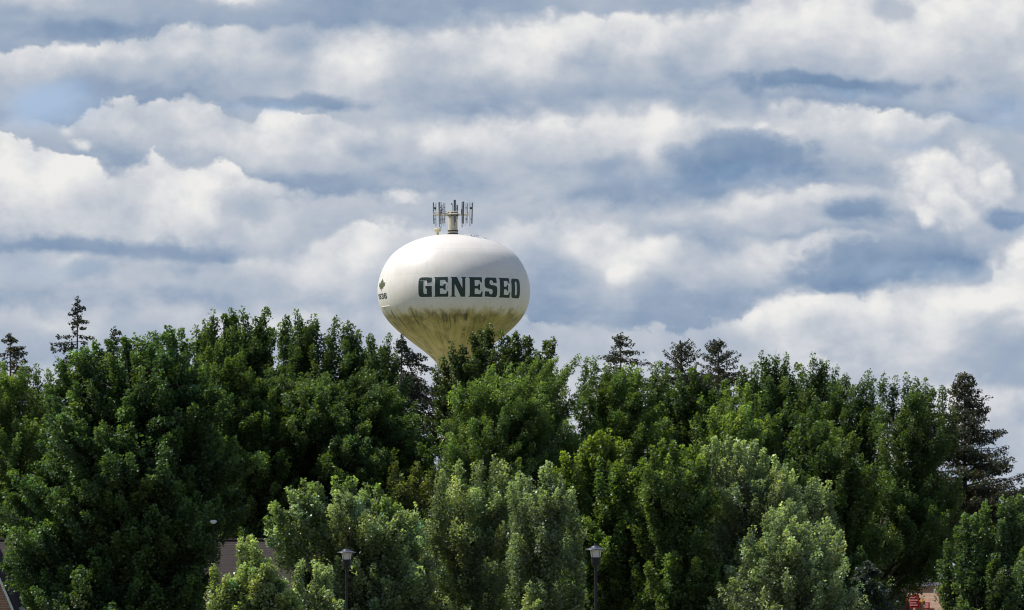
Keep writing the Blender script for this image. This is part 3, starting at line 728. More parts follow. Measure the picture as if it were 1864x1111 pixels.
def spruce(label, tip, ybase, hw, D, seed, col=(.030, .042, .018), sparse=1.0, droop=.55, zlow=2.0, name='spruce_tree', group=None, irr=.35, upt=.25, brown=.3, skew=0.0, wire=False, blen=.42, thick=1.0):
    """tip = (px, py), ybase = row where the half-width is hw px; branches in whorls with hanging branchlets"""
    rng = np.random.default_rng(seed)
    tp = np.array(at(tip[0], tip[1], D)); k = mpp(D); zt = tp[2]
    zb = at(tip[0], ybase, D).z; slope = hw * k / (zt - zb)
    root = empty(name, (tp[0], D, 0)); tag(root, label, 'tree', group)
    V, F, CC = [], [], []
    mb = MB(); mb.tube([(0, 0, 0), (0, 0, zt * .5), (.0, 0, zt * .85), (0, 0, zt)], [zt * .014, zt * .009, .045, .012], 8)
    z = zt - .12; bs = []
    while z > max(zlow, zb - 3):
        dz = zt - z; n = rng.integers(3, 6) if sparse > .6 else rng.integers(2, 5)
        R0 = min(slope * dz + .18, 4.2)
        for _ in range(n):
            if rng.random() > sparse + .35: continue
            az = rng.uniform(0, 2 * math.pi); l = R0 * rng.uniform(1 - irr, 1 + irr * .7)
            if skew: l *= 1 + skew * math.cos(az)
            bs.append((z + rng.uniform(-.12, .12), az, max(l, .15)))
        z -= rng.uniform(.16, .30) * (.6 if sparse > 1.5 else .72 if sparse > .6 else 1.1)
    a0, d0, L0, R1, T0 = [], [], [], [], []
    for (zb_, az, l) in bs:
        dr = np.array([math.cos(az), math.sin(az), 0]); m = max(3, int(l / .12))
        e0 = upt * (1.1 if zt - zb_ < 1.2 else rng.uniform(.2, 1.1))
        P_ = lambda t: np.array([0, 0, zb_]) + dr * l * t + np.array([0, 0, l * (e0 * t - droop * .5 * t * t + .35 * max(0, t - .7) ** 1.0)])
        mb.tube([tuple(P_(t)) for t in (0, .35, .7, 1)], [.012 + l * .010, .010 + l * .006, .010, .004], 4, cap=False)
        for j in range(m * 2):
            t = (j + rng.random()) / (m * 2)
            if t < .12: continue
            p = P_(t); sd = unit(np.cross(dr, GRAVZ)) * rng.choice([-1, 1])
            q = unit(sd * rng.uniform(.2, .9) + dr * rng.uniform(.2, .7) + np.array([0, 0, -droop * rng.uniform(.1, 1.2)]))
            a0.append(p); d0.append(q); L0.append(blen * rng.uniform(.5, 1.15) * (.55 + .45 * math.sin(math.pi * min(t + .15, 1))) * min(1, .45 + l * .5))
            R1.append(.035 * thick); T0.append(1)
    # short tufts straight on the leader
    for j in range(26):
        zz = zt - j * .05; q = unit(rng.normal(0, 1, 3) + np.array([0, 0, .8])); a0.append(np.array([0, 0, zz])); d0.append(q); L0.append(.14 + .01 * j); R1.append(.03); T0.append(1)
    a0, d0 = np.array(a0), np.array(d0); L0, R1 = np.array(L0), np.array(R1); n = len(a0)
    c = np.array(col) * (1 + rng.normal(0, .2, (n, 1))); isb = rng.random((n, 1)) < brown
    c = np.where(isb, c * np.array([1.9, 1.15, .9]), c)
    v, f, cl = leaves_on_tufts(rng, a0, d0, L0, R1 * 1.3, np.clip(c, .004, 1), 9, .085 * thick)
    link('crown', np_mesh('crown', v, f, cl), LM['dark'], root)
    mb.build('trunk', BARK, root)
    return root

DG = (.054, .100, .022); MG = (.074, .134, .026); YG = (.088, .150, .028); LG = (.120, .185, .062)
def build_trees():
    M = maple
    # back row
    spruce('thin dark spruce spire standing alone above the maples at the left, tallest tip there', (141, 545), 640, 38, 318, 11, sparse=.45, droop=.35, irr=.55, upt=.05, zlow=8, col=(.018, .026, .014))
    spruce('brownish ragged spruce top at the far left edge of the treeline', (19, 610), 672, 42, 316, 12, sparse=.6, droop=.7, irr=.4, upt=.3, brown=.6, zlow=6)
    spruce('small bare spruce tip barely showing above the big left maple', (207, 600), 660, 22, 312, 13, sparse=.35, zlow=10)
    spruce('feathery drooping larch-like spruce just left of the tower pedestal', (731, 615), 700, 52, 312, 14, sparse=.75, droop=1.0, irr=.4, skew=.45, zlow=6, col=(.020, .030, .018), blen=.6)
    spruce('ragged brown-green spruce with one long side branch, right of the tower', (1130, 608), 672, 38, 316, 15, sparse=.8, droop=.7, irr=.5, brown=.5, zlow=6, blen=.4, thick=.8)
    spruce('open spruce top with upswept branches, middle of the three right of the tower', (1241, 625), 680, 38, 316, 16, sparse=.7, droop=.4, upt=.75, irr=.4, zlow=6, blen=.32, thick=.75)
    spruce('dark spruce top with layered branches, rightmost of the three near the middle', (1308, 620), 690, 46, 318, 17, sparse=.85, droop=.35, upt=.55, irr=.3, zlow=6, blen=.32, thick=.75)
    spruce('broad dark brown conical spruce leaning at the right end of the treeline', (1756, 682), 852, 92, 300, 18, sparse=2.2, droop=.45, upt=.4, irr=.25, brown=.3, zlow=3, col=(.040, .052, .034), thick=1.0, blen=.6)
    spruce('small dark spruce tip beyond the power lines at the right edge', (1866, 884), 960, 45, 305, 19, sparse=1.2, zlow=2)
    M('tall dark maple with a broad ragged top, left of the tower', 430, 304, [(572, 385, 480), (600, 362, 505), (650, 350, 520), (760, 350, 530), (960, 340, 540)],
      [(372, 582), (357, 593), (389, 565), (421, 559), (442, 561), (487, 563), (465, 576), (405, 572), (476, 590), (366, 610), (500, 600)], col=DG, seed=21, ylow=900, tr=.3)
    M('tall dark maple whose narrow twin tips rise just right of the broad topped one', 545, 302, [(580, 520, 590), (640, 500, 610), (760, 490, 620), (960, 480, 630)],
      [(537, 565), (521, 574), (571, 574), (578, 577), (555, 597), (510, 590), (546, 580), (590, 612)], col=DG, seed=22, ylow=900)
    M('tall dark maple with candle-like shoots beside the tank of the tower', 640, 301, [(600, 600, 662), (650, 585, 690), (760, 580, 710), (960, 580, 720)],
      [(614, 576), (633, 583), (654, 604), (599, 610), (624, 590), (644, 600), (663, 640)], col=DG, seed=23, ylow=900)
    M('slim dark maple with two upright tips under the left side of the bowl', 695, 298, [(630, 668, 718), (700, 650, 745), (800, 650, 765), (960, 640, 780)],
      [(674, 604), (707, 608), (695, 627), (720, 640), (684, 640), (700, 622)], col=DG, seed=24, ylow=920)
    M('dark maple at the far left edge behind the big front one', 20, 292, [(668, -40, 70), (720, -60, 110), (820, -60, 120), (960, -60, 110)],
      [(5, 660), (40, 655), (65, 662), (90, 668), (-20, 660)], col=MG, seed=25, ylow=980)
    M('dark maple in the shade above the left silvery maple, below the candle-topped one', 620, 293, [(670, 520, 640), (740, 470, 740), (850, 440, 780), (960, 400, 800)],
      [(500, 690), (548, 685), (600, 700), (640, 720), (690, 735), (570, 730)], col=DG, seed=26, ylow=960)
    M('yellowish-topped maple between the big left maple and the tall dark ones', 420, 291, [(640, 365, 440), (690, 345, 478), (780, 330, 560), (880, 330, 590), (960, 330, 600)],
      [(378, 630), (396, 626), (418, 640), (440, 645), (455, 668), (478, 690), (365, 650), (500, 705), (530, 720), (545, 745)], col=(.06, .11, .018), seed=27, ylow=960)
    M('dark open-branched maple standing directly in front of the tower pedestal', 900, 298, [(608, 850, 935), (640, 822, 1000), (690, 806, 1040), (780, 800, 1050), (940, 790, 1050)],
      [(803, 648), (794, 669), (818, 619), (856, 602), (876, 599), (890, 594), (910, 600), (938, 600), (962, 611), (994, 619), (1010, 614), (840, 622), (835, 660), (925, 615), (812, 690), (975, 640)],
      col=(.040, .070, .016), seed=28, ylow=880, lobe=(.7, 1.2), dens=.85)
    M('mid-green maple with right-leaning shoots in front of the tower, under the dark one', 940, 284, [(668, 880, 1035), (720, 830, 1060), (800, 800, 1070), (920, 770, 1080)],
      [(979, 652), (1020, 648), (1056, 647), (900, 668), (930, 660), (1000, 660), (868, 690), (845, 720), (1040, 668), (955, 662)], col=MG, seed=29, ylow=940, lean=(.35, 0), mat='mid')
    M('dense maple below the long-branched spruce right of the tower', 1130, 286, [(672, 1075, 1185), (720, 1060, 1215), (800, 1050, 1230), (920, 1050, 1250)],
      [(1071, 652), (1088, 648), (1105, 665), (1140, 668), (1170, 672), (1200, 661), (1218, 672), (1155, 660)], col=MG, seed=30, ylow=900, lean=(.3, 0))
    M('dark maple below the two spruce tops, in the middle of the right half', 1260, 290, [(690, 1200, 1330), (760, 1190, 1345), (860, 1190, 1350)],
      [(1232, 675), (1262, 672), (1290, 685), (1322, 690), (1210, 700)], col=DG, seed=31, ylow=860)
    M('yellow-green maple clump low before the dark maples right of centre', 1335, 282, [(715, 1300, 1375), (770, 1275, 1420), (860, 1270, 1430)],
      [(1330, 700), (1345, 705), (1362, 700), (1315, 722), (1385, 715)], col=YG, seed=32, ylow=880, lean=(.25, 0), mat='mid')
    M('tall dark maple with a forked top, highest of the right half', 1410, 296, [(650, 1372, 1445), (690, 1350, 1480), (780, 1330, 1500), (960, 1330, 1520)],
      [(1386, 639), (1413, 635), (1433, 641), (1351, 666), (1459, 664), (1400, 648), (1372, 660), (1340, 690)], col=DG, seed=33, ylow=1000)
    M('tall dark maple with two blunt tips right of the forked one', 1500, 294, [(660, 1468, 1528), (700, 1450, 1560), (800, 1430, 1590), (1000, 1440, 1600)],
      [(1479, 646), (1509, 651), (1538, 684), (1494, 655), (1525, 668)], col=DG, seed=34, ylow=1080)
    M('leaning dark maple between the blunt-tipped and the spreading one on the right', 1590, 292, [(700, 1555, 1610), (760, 1530, 1640), (860, 1500, 1660), (1020, 1500, 1650)],
      [(1583, 676), (1570, 690), (1560, 702), (1592, 690)], col=DG, seed=35, ylow=1100, lean=(.2, 0))
    M('large dark spreading maple in front of the brown conical spruce', 1590, 288, [(690, 1612, 1700), (730, 1600, 1728), (820, 1590, 1745), (940, 1560, 1765), (1010, 1530, 1745), (1045, 1500, 1615), (1120, 1490, 1600)],
      [(1610, 674), (1651, 676), (1630, 682), (1685, 691), (1716, 701), (1668, 690), (1700, 705), (1735, 740)], col=DG, seed=36, ylow=1111, tr=.34, dens=1.1)
    M('dim green maple deep behind the two lit right-hand maples', 1450, 282, [(760, 1400, 1530), (860, 1380, 1600), (980, 1400, 1620), (1060, 1420, 1620)],
      [], col=DG, seed=37, ylow=1111)
    M('yellow-olive shrub-like tree in the shade gap left of the middle light maples', 745, 276, [(850, 700, 790), (890, 690, 820), (960, 690, 830)],
      [(720, 840), (760, 838), (790, 845)], col=(.062, .090, .014), seed=38, ylow=1000, mat='dark')
    # front row
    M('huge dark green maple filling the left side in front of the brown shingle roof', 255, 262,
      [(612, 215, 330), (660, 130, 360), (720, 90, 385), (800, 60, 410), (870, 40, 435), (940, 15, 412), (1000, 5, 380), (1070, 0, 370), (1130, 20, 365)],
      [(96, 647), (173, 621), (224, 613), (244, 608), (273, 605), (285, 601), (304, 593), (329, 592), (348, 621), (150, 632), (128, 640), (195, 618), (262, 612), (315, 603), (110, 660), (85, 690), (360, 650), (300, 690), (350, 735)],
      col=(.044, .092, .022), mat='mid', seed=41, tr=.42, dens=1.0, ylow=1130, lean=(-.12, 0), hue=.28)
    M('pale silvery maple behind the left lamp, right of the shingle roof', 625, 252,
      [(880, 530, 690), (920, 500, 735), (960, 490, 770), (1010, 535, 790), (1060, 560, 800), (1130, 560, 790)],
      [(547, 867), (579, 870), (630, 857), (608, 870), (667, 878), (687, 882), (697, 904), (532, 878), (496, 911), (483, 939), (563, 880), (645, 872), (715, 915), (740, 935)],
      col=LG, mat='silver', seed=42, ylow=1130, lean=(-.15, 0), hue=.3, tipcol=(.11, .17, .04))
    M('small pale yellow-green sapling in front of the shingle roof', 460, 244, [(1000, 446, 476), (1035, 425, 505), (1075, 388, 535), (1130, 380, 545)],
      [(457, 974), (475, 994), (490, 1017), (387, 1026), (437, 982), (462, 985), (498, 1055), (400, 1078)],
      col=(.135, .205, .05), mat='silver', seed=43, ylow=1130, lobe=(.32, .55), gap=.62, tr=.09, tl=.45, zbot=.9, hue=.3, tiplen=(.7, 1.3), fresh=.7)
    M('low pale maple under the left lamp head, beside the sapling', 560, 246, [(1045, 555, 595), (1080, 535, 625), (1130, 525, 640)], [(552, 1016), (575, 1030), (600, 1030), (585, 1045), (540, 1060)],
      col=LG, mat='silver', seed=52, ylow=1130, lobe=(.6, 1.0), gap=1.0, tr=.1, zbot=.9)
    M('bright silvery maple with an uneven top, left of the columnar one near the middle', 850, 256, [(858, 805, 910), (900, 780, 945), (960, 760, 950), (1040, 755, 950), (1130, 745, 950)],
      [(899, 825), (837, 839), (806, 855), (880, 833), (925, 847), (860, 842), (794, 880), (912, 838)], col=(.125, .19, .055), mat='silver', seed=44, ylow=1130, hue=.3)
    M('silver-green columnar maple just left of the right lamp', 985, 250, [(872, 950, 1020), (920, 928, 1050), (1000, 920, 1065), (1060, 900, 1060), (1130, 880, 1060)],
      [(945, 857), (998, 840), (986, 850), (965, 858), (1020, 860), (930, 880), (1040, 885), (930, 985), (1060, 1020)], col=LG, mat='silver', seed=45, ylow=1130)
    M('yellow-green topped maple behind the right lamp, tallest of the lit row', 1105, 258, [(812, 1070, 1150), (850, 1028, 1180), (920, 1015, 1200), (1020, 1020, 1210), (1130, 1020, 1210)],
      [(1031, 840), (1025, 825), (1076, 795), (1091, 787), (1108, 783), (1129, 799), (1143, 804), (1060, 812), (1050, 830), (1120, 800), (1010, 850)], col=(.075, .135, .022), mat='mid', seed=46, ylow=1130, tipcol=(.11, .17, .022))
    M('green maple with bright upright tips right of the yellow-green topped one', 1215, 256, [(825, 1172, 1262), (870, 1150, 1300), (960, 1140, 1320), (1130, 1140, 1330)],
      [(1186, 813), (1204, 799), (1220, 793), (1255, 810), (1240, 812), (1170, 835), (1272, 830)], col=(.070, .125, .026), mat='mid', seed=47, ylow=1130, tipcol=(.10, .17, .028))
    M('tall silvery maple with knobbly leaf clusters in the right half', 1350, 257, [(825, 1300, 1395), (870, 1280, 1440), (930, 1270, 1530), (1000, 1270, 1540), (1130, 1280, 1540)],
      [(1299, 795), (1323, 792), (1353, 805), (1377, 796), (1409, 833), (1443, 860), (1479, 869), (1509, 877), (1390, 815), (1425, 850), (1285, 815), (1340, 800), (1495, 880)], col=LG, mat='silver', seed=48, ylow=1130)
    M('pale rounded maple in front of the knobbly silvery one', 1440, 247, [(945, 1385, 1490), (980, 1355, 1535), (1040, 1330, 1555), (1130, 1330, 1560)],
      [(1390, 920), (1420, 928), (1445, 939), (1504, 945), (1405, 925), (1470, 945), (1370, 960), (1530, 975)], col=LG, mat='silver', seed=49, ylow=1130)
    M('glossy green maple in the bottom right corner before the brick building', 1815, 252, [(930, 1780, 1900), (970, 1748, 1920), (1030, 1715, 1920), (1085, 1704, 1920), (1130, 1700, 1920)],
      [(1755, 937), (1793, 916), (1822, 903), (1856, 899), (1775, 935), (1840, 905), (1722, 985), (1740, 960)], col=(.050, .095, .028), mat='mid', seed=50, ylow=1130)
    spruce('low bluish spruce in the shade at the foot of the dark spreading maple', (1580, 1025), 1090, 38, 262, 51, sparse=1.3, droop=.5, upt=.2, irr=.25, brown=0, zlow=.4, col=(.045, .065, .055), thick=1.3)
    M('dim maple in the notch below the larch-like spruce, left of the pedestal', 775, 292, [(795, 740, 810), (850, 725, 830), (960, 715, 840)], [(760, 775), (785, 785), (742, 800)], col=DG, seed=55, ylow=980)
    M('shaded maple low behind the two lamps, under the light crowns', 740, 268, [(960, 700, 800), (1020, 680, 860), (1130, 680, 900)], [], col=DG, seed=53, ylow=1130)
    M('shaded maple low between the right lamp and the knobbly silvery maple', 1230, 268, [(940, 1150, 1300), (1020, 1120, 1340), (1130, 1120, 1350)], [], col=DG, seed=54, ylow=1130)
build_trees()

def build_far_wood():
    """a far belt of woodland that reads as one mass behind the trunks"""
    rng = np.random.default_rng(99); n = 5200
    x = rng.uniform(-62, 62, n); z = rng.random(n) ** .8; top = 10.5 + 1.6 * np.sin(x * .35) + 1.2 * np.sin(x * .9 + 2)
    y = 430 + rng.uniform(-4, 10, n); base = np.stack([x, y, .2 + z * top], 1)
    ax = unit(rng.normal(0, .5, (n, 3)) + np.array([0, -.3, .8])); L = rng.uniform(.9, 1.6, n)
    tint = np.array([.05, .095, .022]) * (1 + rng.normal(0, .2, (n, 1)))
    v, f, c = leaves_on_tufts(rng, base, ax, L, rng.uniform(.4, .8, n), np.clip(tint, .01, 1), 16, .42)
    o = link('distant_woods', np_mesh('distant_woods', v, f, c), LM['dark']); tag(o, 'far green wood behind the trunks', 'wood', kind='stuff')
build_far_wood()

# ------------------------------------------------------------------ street lamps
def build_lamps():
    dark = simple('lamp_metal', (.012, .0125, .015), .6, vary=.1, scale=8, spec=.3)
    cap_m = simple('lamp_cap_metal', (.075, .078, .09), .38, vary=.12, scale=8, spec=.6)
    gm, g = new_mat('lamp_glass')
    df = g.n('ShaderNodeBsdfDiffuse'); df.inputs[0].default_value = (.88, .86, .84, 1)
    tr = g.n('ShaderNodeBsdfTranslucent'); tr.inputs[0].default_value = (.88, .86, .84, 1)
    mx = g.n('ShaderNodeMixShader'); mx.inputs[0].default_value = .45
    o = g.n('ShaderNodeOutputMaterial'); g.t.links.new(df.outputs[0], mx.inputs[1]); g.t.links.new(tr.outputs[0], mx.inputs[2]); g.t.links.new(mx.outputs[0], o.inputs[0])
    def lamp(px, y_cap, D, k, label):
        """k metres per enlarged pixel of the lamp; rows relative to the cap rim"""
        b = at(px, y_cap, D); root = empty('street_lamp', (b.x, D, 0)); tag(root, label, 'street lamp', 'post-top lamps in front of the trees')
        z = lambda dy: b.z - dy * k
        mb = MB(); mb.lathe([(.10, 0), (.10, .5), (.075, .62), (8.0 * k, .7), (7.2 * k, z(84))], 20); mb.build('pole', dark, root, smooth=True)
        mb = MB(); mb.lathe([(.19, 0), (.19, .05), (.12, .10), (.10, .10)], 20); mb.build('base_plate', dark, root)
        mb = MB(); mb.lathe([(7.5 * k, z(88)), (14 * k, z(86)), (21 * k, z(78)), (23.5 * k, z(60)), (24 * k, z(44)), (25 * k, z(43)), (25 * k, z(40)), (18 * k, z(40))], 28)
        hd = mb.build('lamp_housing', dark, root, smooth=True)
        mb = MB(); mb.lathe([(22.5 * k, z(40)), (26 * k, z(20)), (29 * k, z(4)), (29 * k, z(1))], 28); mb.build('lamp_glass', gm, root, smooth=True)
        for a in range(4):
            mb = MB(); w = R(45 + 90 * a); c_, s_ = math.cos(w), math.sin(w)
            mb.tube([(23.6 * k * c_, 23.6 * k * s_, z(40)), (30 * k * c_, 30 * k * s_, z(2))], 1.0 * k, 5); mb.build('strut', dark, root)
        mb = MB(); mb.lathe([(29 * k, z(2.5)), (52 * k, z(1.5)), (53.5 * k, z(0)), (52 * k, z(-2)), (36 * k, z(-6)), (24 * k, z(-10)), (20 * k, z(-17)), (10 * k, z(-19)), (0, z(-19.5))], 36)
        cp = mb.build('lamp_cap', cap_m, root, smooth=True)
        mb = MB(); mb.lathe([(9 * k, z(-18)), (9 * k, z(-22)), (5 * k, z(-24)), (5 * k, z(-30)), (0, z(-31))], 14); mb.build('finial', dark, cp)
    lamp(631, 1006, 190, mpp(190) / 3.107, 'black flat-capped post lamp before the pale silvery maple, smaller and left of the two')
    lamp(1084.5, 1000.5, 172, mpp(172) / 3.107 * 1.12, 'black flat-capped post lamp before the yellow-green topped maple, larger and right of the two')
    # small white dome light at the edge of the big left maple
    white = simple('white_metal', (.75, .75, .74), .4, vary=.05)
    b = at(388.5, 949, 258.5); root = empty('yard_light', (b.x, 258.5, 0)); tag(root, 'small white saucer-shaped yard light at the right edge of the huge left maple', 'yard light')
    mb = MB(); mb.tube([(0, 0, 0), (0, 0, b.z - .1)], [.05, .035], 8); mb.build('pole', simple('pole_green', (.015, .02, .014), .7, spec=.2), root)
    mb = MB(); mb.lathe([(.0, b.z - .09), (.07, b.z - .09), (.13, b.z - .02), (.13, b.z), (.09, b.z + .035), (0, b.z + .05)], 20); mb.build('lamp_shade', white, root, smooth=True)
build_lamps()

# ------------------------------------------------------------------ houses
def shingle_mat(name, a, b, row=.14):
    m, g = new_mat(name)
    co = g.n('ShaderNodeTexCoord').outputs['Object']
    x, y, z = g.xyz(co)
    br = g.n('ShaderNodeTexBrick'); g.put(br.inputs['Vector'], g.comb(g.m('ADD', x, g.m('MULTIPLY', y, .03)), g.m('MULTIPLY', z, 1.0), 0.0))
    br.inputs['Scale'].default_value = 1.0; br.inputs['Brick Width'].default_value = .95; br.inputs['Row Height'].default_value = row
    br.inputs['Mortar Size'].default_value = .007; br.inputs['Color1'].default_value = a + (1,); br.inputs['Color2'].default_value = b + (1,)
    br.inputs['Mortar'].default_value = tuple(v * .45 for v in a) + (1,)
    n = g.noise(co, 1.1, 6, .6)
    c = g.mix(g.m('MULTIPLY', g.ramp(n, .3, .75), .45), br.outputs['Color'], tuple(v * .6 for v in b) + (1,))
    p = g.n('ShaderNodeBsdfPrincipled'); g.put(p.inputs['Base Color'], c); p.inputs['Roughness'].default_value = .95; p.inputs['Specular IOR Level'].default_value = .08
    o = g.n('ShaderNodeOutputMaterial'); g.t.links.new(p.outputs[0], o.inputs[0]); return m

def brick_mat(name, a, b, mort, w=.24, h=.09, ms=.012):
    m, g = new_mat(name)
    co = g.n('ShaderNodeTexCoord').outputs['Object']; x, y, z = g.xyz(co)
    br = g.n('ShaderNodeTexBrick'); g.put(br.inputs['Vector'], g.comb(g.m('ADD', x, y), z, 0.0)); br.inputs['Scale'].default_value = 1.0
    br.inputs['Brick Width'].default_value = w; br.inputs['Row Height'].default_value = h; br.inputs['Mortar Size'].default_value = ms
    br.inputs['Color1'].default_value = a + (1,); br.inputs['Color2'].default_value = b + (1,); br.inputs['Mortar'].default_value = mort + (1,)
    p = g.n('ShaderNodeBsdfPrincipled'); g.put(p.inputs['Base Color'], br.outputs['Color']); p.inputs['Roughness'].default_value = .85
    o = g.n('ShaderNodeOutputMaterial'); g.t.links.new(p.outputs[0], o.inputs[0]); return m

def pane_mat():
    m, g = new_mat('window_glass')
    p = g.n('ShaderNodeBsdfPrincipled'); p.inputs['Base Color'].default_value = (.02, .025, .03, 1); p.inputs['Roughness'].default_value = .08
    o = g.n('ShaderNodeOutputMaterial'); g.t.links.new(p.outputs[0], o.inputs[0]); return m

def window(root, cx, y, cz, w, h, frame_m, glass):
    mb = MB()
    for dx in (-w / 2, w / 2): mb.box((cx + dx, y, cz), (.08, .10, h + .08))
    for dz in (-h / 2, h / 2): mb.box((cx, y + .002, cz + dz), (w - .08, .09, .08))
    fr = mb.build('window', frame_m, root)
    mb = MB(); mb.box((cx, y + .03, cz), (w - .08, .02, h - .08)); mb.build('pane', glass, fr)

def build_house():
    shingle = shingle_mat('brown_shingle', (.070, .058, .051), (.056, .047, .042), row=.07)
    brick = brick_mat('orange_brick', (.40, .20, .11), (.31, .15, .085), (.42, .38, .33))
    white = simple('white_trim', (.78, .78, .76), .5, vary=.05)
    glass = pane_mat()
    D = 270.5; K_ = mpp(D)
    ez = at(450, 1104, D).z; rz = at(450, 984.5, D + 6.2).z
    x0, x1 = at(-330, 1100, D).x, at(562, 1100, D).x
    r0, r1 = at(-200, 985, D + 6.2).x, at(500, 985, D + 6.2).x
    ox = (x0 + x1) / 2
    root = empty('brick_house', (ox, D + 6.2, 0)); tag(root, 'low brick house under a long brown shingle roof, half hidden by the huge left maple', 'house')
    def V(x, y, z): return (x - ox, y - (D + 6.2), z)
    yb = D + 12.4; t = .16
    top = [V(x0, D, ez), V(x1, D, ez), V(x1, yb, ez), V(x0, yb, ez), V(r0, D + 6.2, rz), V(r1, D + 6.2, rz)]
    low = [(a, b, c - t) for a, b, c in top]
    v = top + low
    f = [(0, 1, 5, 4), (1, 2, 5), (2, 3, 4, 5), (3, 0, 4), (6, 10, 11, 7), (7, 11, 8), (8, 11, 10, 9), (9, 10, 6), (0, 6, 7, 1), (1, 7, 8, 2), (2, 8, 9, 3), (3, 9, 6, 0)]
    mb = MB(); mb.quads(v, f); rf = mb.build('roof', shingle, root)
    mb = MB(); mb.tube([V(r0, D + 6.2, rz + .03), V(r1, D + 6.2, rz + .03)], .09, 6); mb.build('ridge_cap', shingle, rf)
    mb = MB(); mb.tube([V(r1, D + 6.2, rz + .02), V(x1, D, ez + .02)], .07, 6); mb.build('hip_cap', shingle, rf)
    mb = MB(); mb.box(V((x0 + x1) / 2, D - .07, ez - .10), (x1 - x0, .12, .13)); mb.build('gutter', white, rf)
    c = at(437, 996, D + 5.4); mb = MB(); mb.tube([V(c.x, c.y, c.z - .6), V(c.x, c.y, c.z + .15)], .06, 8); mb.build('vent_pipe', simple('vent_grey', (.2, .2, .2), .6), rf)
    mb = MB(); mb.box(V((x0 + x1) / 2, D + 6.2, (ez - .1) / 2), (x1 - x0 - 1.0, 11.4, ez - .14)); mb.build('wall', brick, root)
    for cxp in (420, 500, 330, 200):
        cx_ = at(cxp, 1130, D).x - ox; window(root, cx_, -6.2 + .47, 1.75, 1.3, 1.3, white, glass)
    mb = MB(); mb.box(V(at(270, 1130, D).x, D + .46, 1.05), (1.0, .10, 2.1)); mb.build('door', simple('door_brown', (.12, .06, .03), .5), root)
    # steep brick gable wing at the far left with a white rake board
    Dw = 267.8
    ap = at(-42, 966, Dw); e1 = at(36, 1147, Dw); zb = e1.z; hw = e1.x - ap.x
    mb = MB(); v = []
    for yy in (Dw, Dw + 6.5):
        v += [V(ap.x - hw, yy, 0), V(ap.x + hw, yy, 0), V(ap.x + hw, yy, zb), V(ap.x, yy, ap.z), V(ap.x - hw, yy, zb)]
    mb.quads(v, [(0, 1, 2, 3, 4), (5, 9, 8, 7, 6), (1, 6, 7, 2), (0, 4, 9, 5), (2, 7, 8, 3), (3, 8, 9, 4), (0, 5, 6, 1)])
    wg = mb.build('gable_wing', brick, root)
    for s_ in (-1, 1):
        mb = MB(); d = Vector((s_ * hw, 0, zb - ap.z)); n_ = Vector((s_ * (ap.z - zb), 0, hw)).normalized() * .07
        a_ = Vector(V(ap.x, Dw - .25, ap.z)) + n_; b_ = Vector(V(ap.x, Dw - .25, ap.z)) + d * 1.05 + n_
        L = (b_ - a_).length; rot = (b_ - a_).to_track_quat('X', 'Z').to_matrix().to_4x4()
        mb.box((a_ + b_) / 2 , (L, .05, .09), rot); mb.build('rake_board', white, wg)
        mb = MB(); yy = Vector((0, 3.45, 0)); mb.box((a_ + b_) / 2 + yy + n_ * .6, (L, 6.8, .06), rot); mb.build('wing_roof', shingle, wg)
build_house()

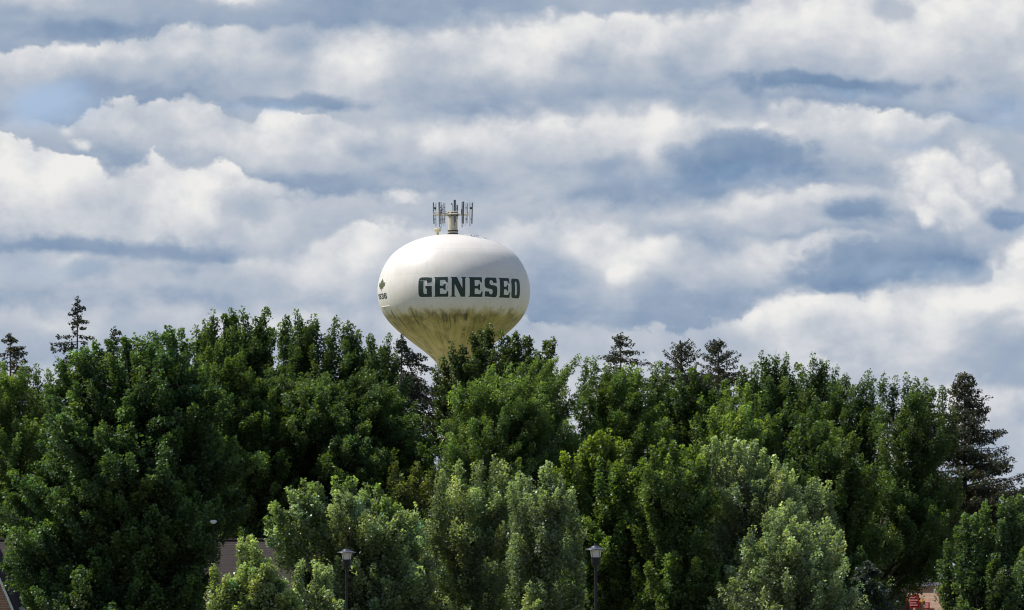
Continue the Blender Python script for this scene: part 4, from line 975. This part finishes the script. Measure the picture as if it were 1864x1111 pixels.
def build_shop():
    D = 300.0; K_ = mpp(D)
    brick = brick_mat('salmon_brick', (.72, .45, .33), (.66, .40, .29), (.70, .58, .48), w=.6, h=.19, ms=.03)
    grey = simple('grey_coping', (.30, .30, .32), .6); red = simple('red_panel', (.50, .022, .035), .5, vary=.1, scale=2)
    redl = simple('red_slat_gap', (.60, .25, .25), .6)
    yel = simple('yellow_sign', (.80, .55, .03), .5, vary=.05); white = simple('white_frame', (.78, .78, .76), .5, vary=.05)
    dk = simple('dark_gable', (.06, .055, .055), .7); glass = pane_mat()
    P = lambda x, y, d=D: at(x, y, d)
    x0, x1 = P(1598, 1070).x, P(1920, 1070).x; zt = P(1650, 1067).z
    ox = (x0 + x1) / 2; root = empty('brick_shop', (ox + 2.9, D + 4, 0), R(-45)); tag(root, 'low salmon brick shop with red awnings showing through the gap at the bottom right', 'shop')
    T = lambda p: (p.x - ox, p.y - D - 5, p.z)
    mb = MB(); mb.box((0, 0, zt / 2), (x1 - x0, 10, zt)); mb.build('wall', brick, root)
    mb = MB(); mb.box((0, 0, zt + .08), (x1 - x0 + .2, 10.2, .16)); rf = mb.build('roof', grey, root)
    mb = MB(); mb.box((x0 - ox + 3.0, -1.5, zt + .35), (1.1, .9, .4)); mb.build('rooftop_unit', grey, rf)
    # dark gabled entrance porch with pale verges
    a = P(1648, 1076, D - 1.2); e = P(1661, 1096, D - 1.2); hw = e.x - a.x
    v = []
    for yy in (D - 1.2, D - .003):
        v += [(a.x - hw - ox, yy - D - 5, 0), (a.x + hw - ox, yy - D - 5, 0), (a.x + hw - ox, yy - D - 5, e.z), (a.x - ox, yy - D - 5, a.z), (a.x - hw - ox, yy - D - 5, e.z)]
    mb = MB(); mb.quads(v, [(0, 1, 2, 3, 4), (5, 9, 8, 7, 6), (1, 6, 7, 2), (0, 4, 9, 5), (2, 7, 8, 3), (3, 8, 9, 4), (0, 5, 6, 1)]); pg = mb.build('porch', dk, root)
    for s_ in (-1, 1):
        a_ = Vector((a.x - ox, -6.25, a.z + .05)); b_ = Vector((a.x + s_ * hw * 1.15 - ox, -6.25, e.z - .05)); rot = (b_ - a_).to_track_quat('X', 'Z').to_matrix().to_4x4()
        mb = MB(); mb.box((a_ + b_) / 2, ((b_ - a_).length, .08, .09), rot); mb.build('verge_board', simple('verge', (.45, .42, .38), .6), pg)
    # red slatted panels
    def panel(xa, ya, xb, yb, name='red_panel', mt=red, slats=True, d=.12):
        p, q_ = P(xa, ya), P(xb, yb); w, h = q_.x - p.x, p.z - q_.z
        mb = MB(); mb.box(((p.x + q_.x) / 2 - ox, -5 - d, (p.z + q_.z) / 2), (w, .06, h)); o_ = mb.build(name, mt, root)
        if slats:
            for i in range(1, 5):
                mb = MB(); mb.box(((p.x + q_.x) / 2 - ox, -5 - d - .045, q_.z + h * i / 5), (w * .96, .02, .05)); mb.build('slat', redl, o_)
        return o_
    panel(1666, 1083, 1686, 1106); panel(1700, 1096, 1712, 1108); panel(1735, 1078, 1746, 1085, slats=False)
    panel(1651, 1088, 1657, 1096, slats=False)
    y_ = panel(1641, 1099, 1651, 1108, 'yellow_sign', yel, False, .20)
    panel(1641, 1096.5, 1651, 1098.5, 'sign_cap', red, False, .22)
    panel(1692, 1090, 1696, 1096, 'yellow_sign', yel, False); panel(1724, 1072, 1733, 1080, 'white_window', white, False); panel(1788, 1082, 1797, 1090, 'yellow_sign', yel, False)
    # red sloping awning at the right end
    p, q_ = P(1838, 1096), P(1885, 1109)
    v = [(p.x - ox, -5.01, p.z), (q_.x - ox, -5.01, p.z), (q_.x - ox, -6.3, q_.z), (p.x - ox, -6.3, q_.z)]; v += [(a_, b_, c_ - .08) for a_, b_, c_ in v]
    mb = MB(); mb.quads(v, [(0, 1, 2, 3), (4, 7, 6, 5), (0, 4, 5, 1), (1, 5, 6, 2), (2, 6, 7, 3), (3, 7, 4, 0)]); mb.build('awning', red, root)
    for xx in (1672, 1700, 1760, 1800): window(root, P(xx, 1130).x - ox, -5.03, 1.5, 1.4, 1.3, white, glass)
build_shop()

# ------------------------------------------------------------------ utility poles and power lines
def build_lines():
    wood = bark_mat('pole_wood', (.10, .08, .06), (.20, .16, .12)); wire = simple('wire_grey', (.33, .33, .34), .5, metal=.3, vary=.05)
    ceramic = simple('insulator_grey', (.35, .34, .33), .3)
    def pole(px, py, D, label):
        b = at(px, py, D); root = empty('utility_pole', (b.x, D, 0)); tag(root, label, 'utility pole', 'wooden poles carrying the power lines')
        mb = MB(); mb.tube([(0, 0, 0), (0, 0, b.z)], [.16, .10], 10); mb.build('post', wood, root)
        mb = MB(); mb.box((0, -.12, b.z - .35), (2.4, .1, .12)); ca = mb.build('crossarm', wood, root)
        for dx in (-1.1, -.4, .4, 1.1):
            mb = MB(); mb.lathe([(.04, b.z - .29), (.06, b.z - .22), (.045, b.z - .14), (0, b.z - .12)], 10, (dx, -.12, 0)); mb.build('insulator', ceramic, ca)
        mb = MB(); mb.lathe([(.2, b.z - 2.2), (.22, b.z - 2.15), (.22, b.z - 1.4), (.16, b.z - 1.32), (0, b.z - 1.3)], 14, (.34, 0, 0)); mb.build('transformer', ceramic, root)
        return b
    A = pole(1985, 840, 268, 'wooden utility pole with transformer at the right, nearer end of the power lines')
    B = pole(1520, 915, 420, 'wooden utility pole far behind the trees, farther end of the power lines')
    names = ['topmost power line crossing in front of the brown conical spruce', 'second power line from the top beside the brown conical spruce', 'third power line from the top beside the brown conical spruce',
             'fourth power line, just under the brighter upper ones at the right edge', 'low sagging service cable between the dark spreading maple and the corner maple', 'thick communication cable below the power lines on the right']
    offs = [(-1.1, -.12, .6), (-.4, -.12, .7), (.4, -.12, .9), (1.1, -.12, 1.1), (0, -2.9, 2.2), (0, -1.5, 1.2)]
    for nme, (dx, dz, sag) in zip(names, offs):
        a = A + Vector((dx, -.12, dz)); b = B + Vector((dx, -.12, dz - (.0 if dz > -1 else .4))); pts = []
        for i in range(33):
            t = i / 32; p = a.lerp(b, t); p.z -= sag * 4 * t * (1 - t); pts.append(tuple(p))
        mb = MB(); mb.tube(pts, .014 if dz > -1 else .02, 5); o = mb.build('power_line', wire); tag(o, nme, 'power line', 'wires strung between the utility poles')
build_lines()
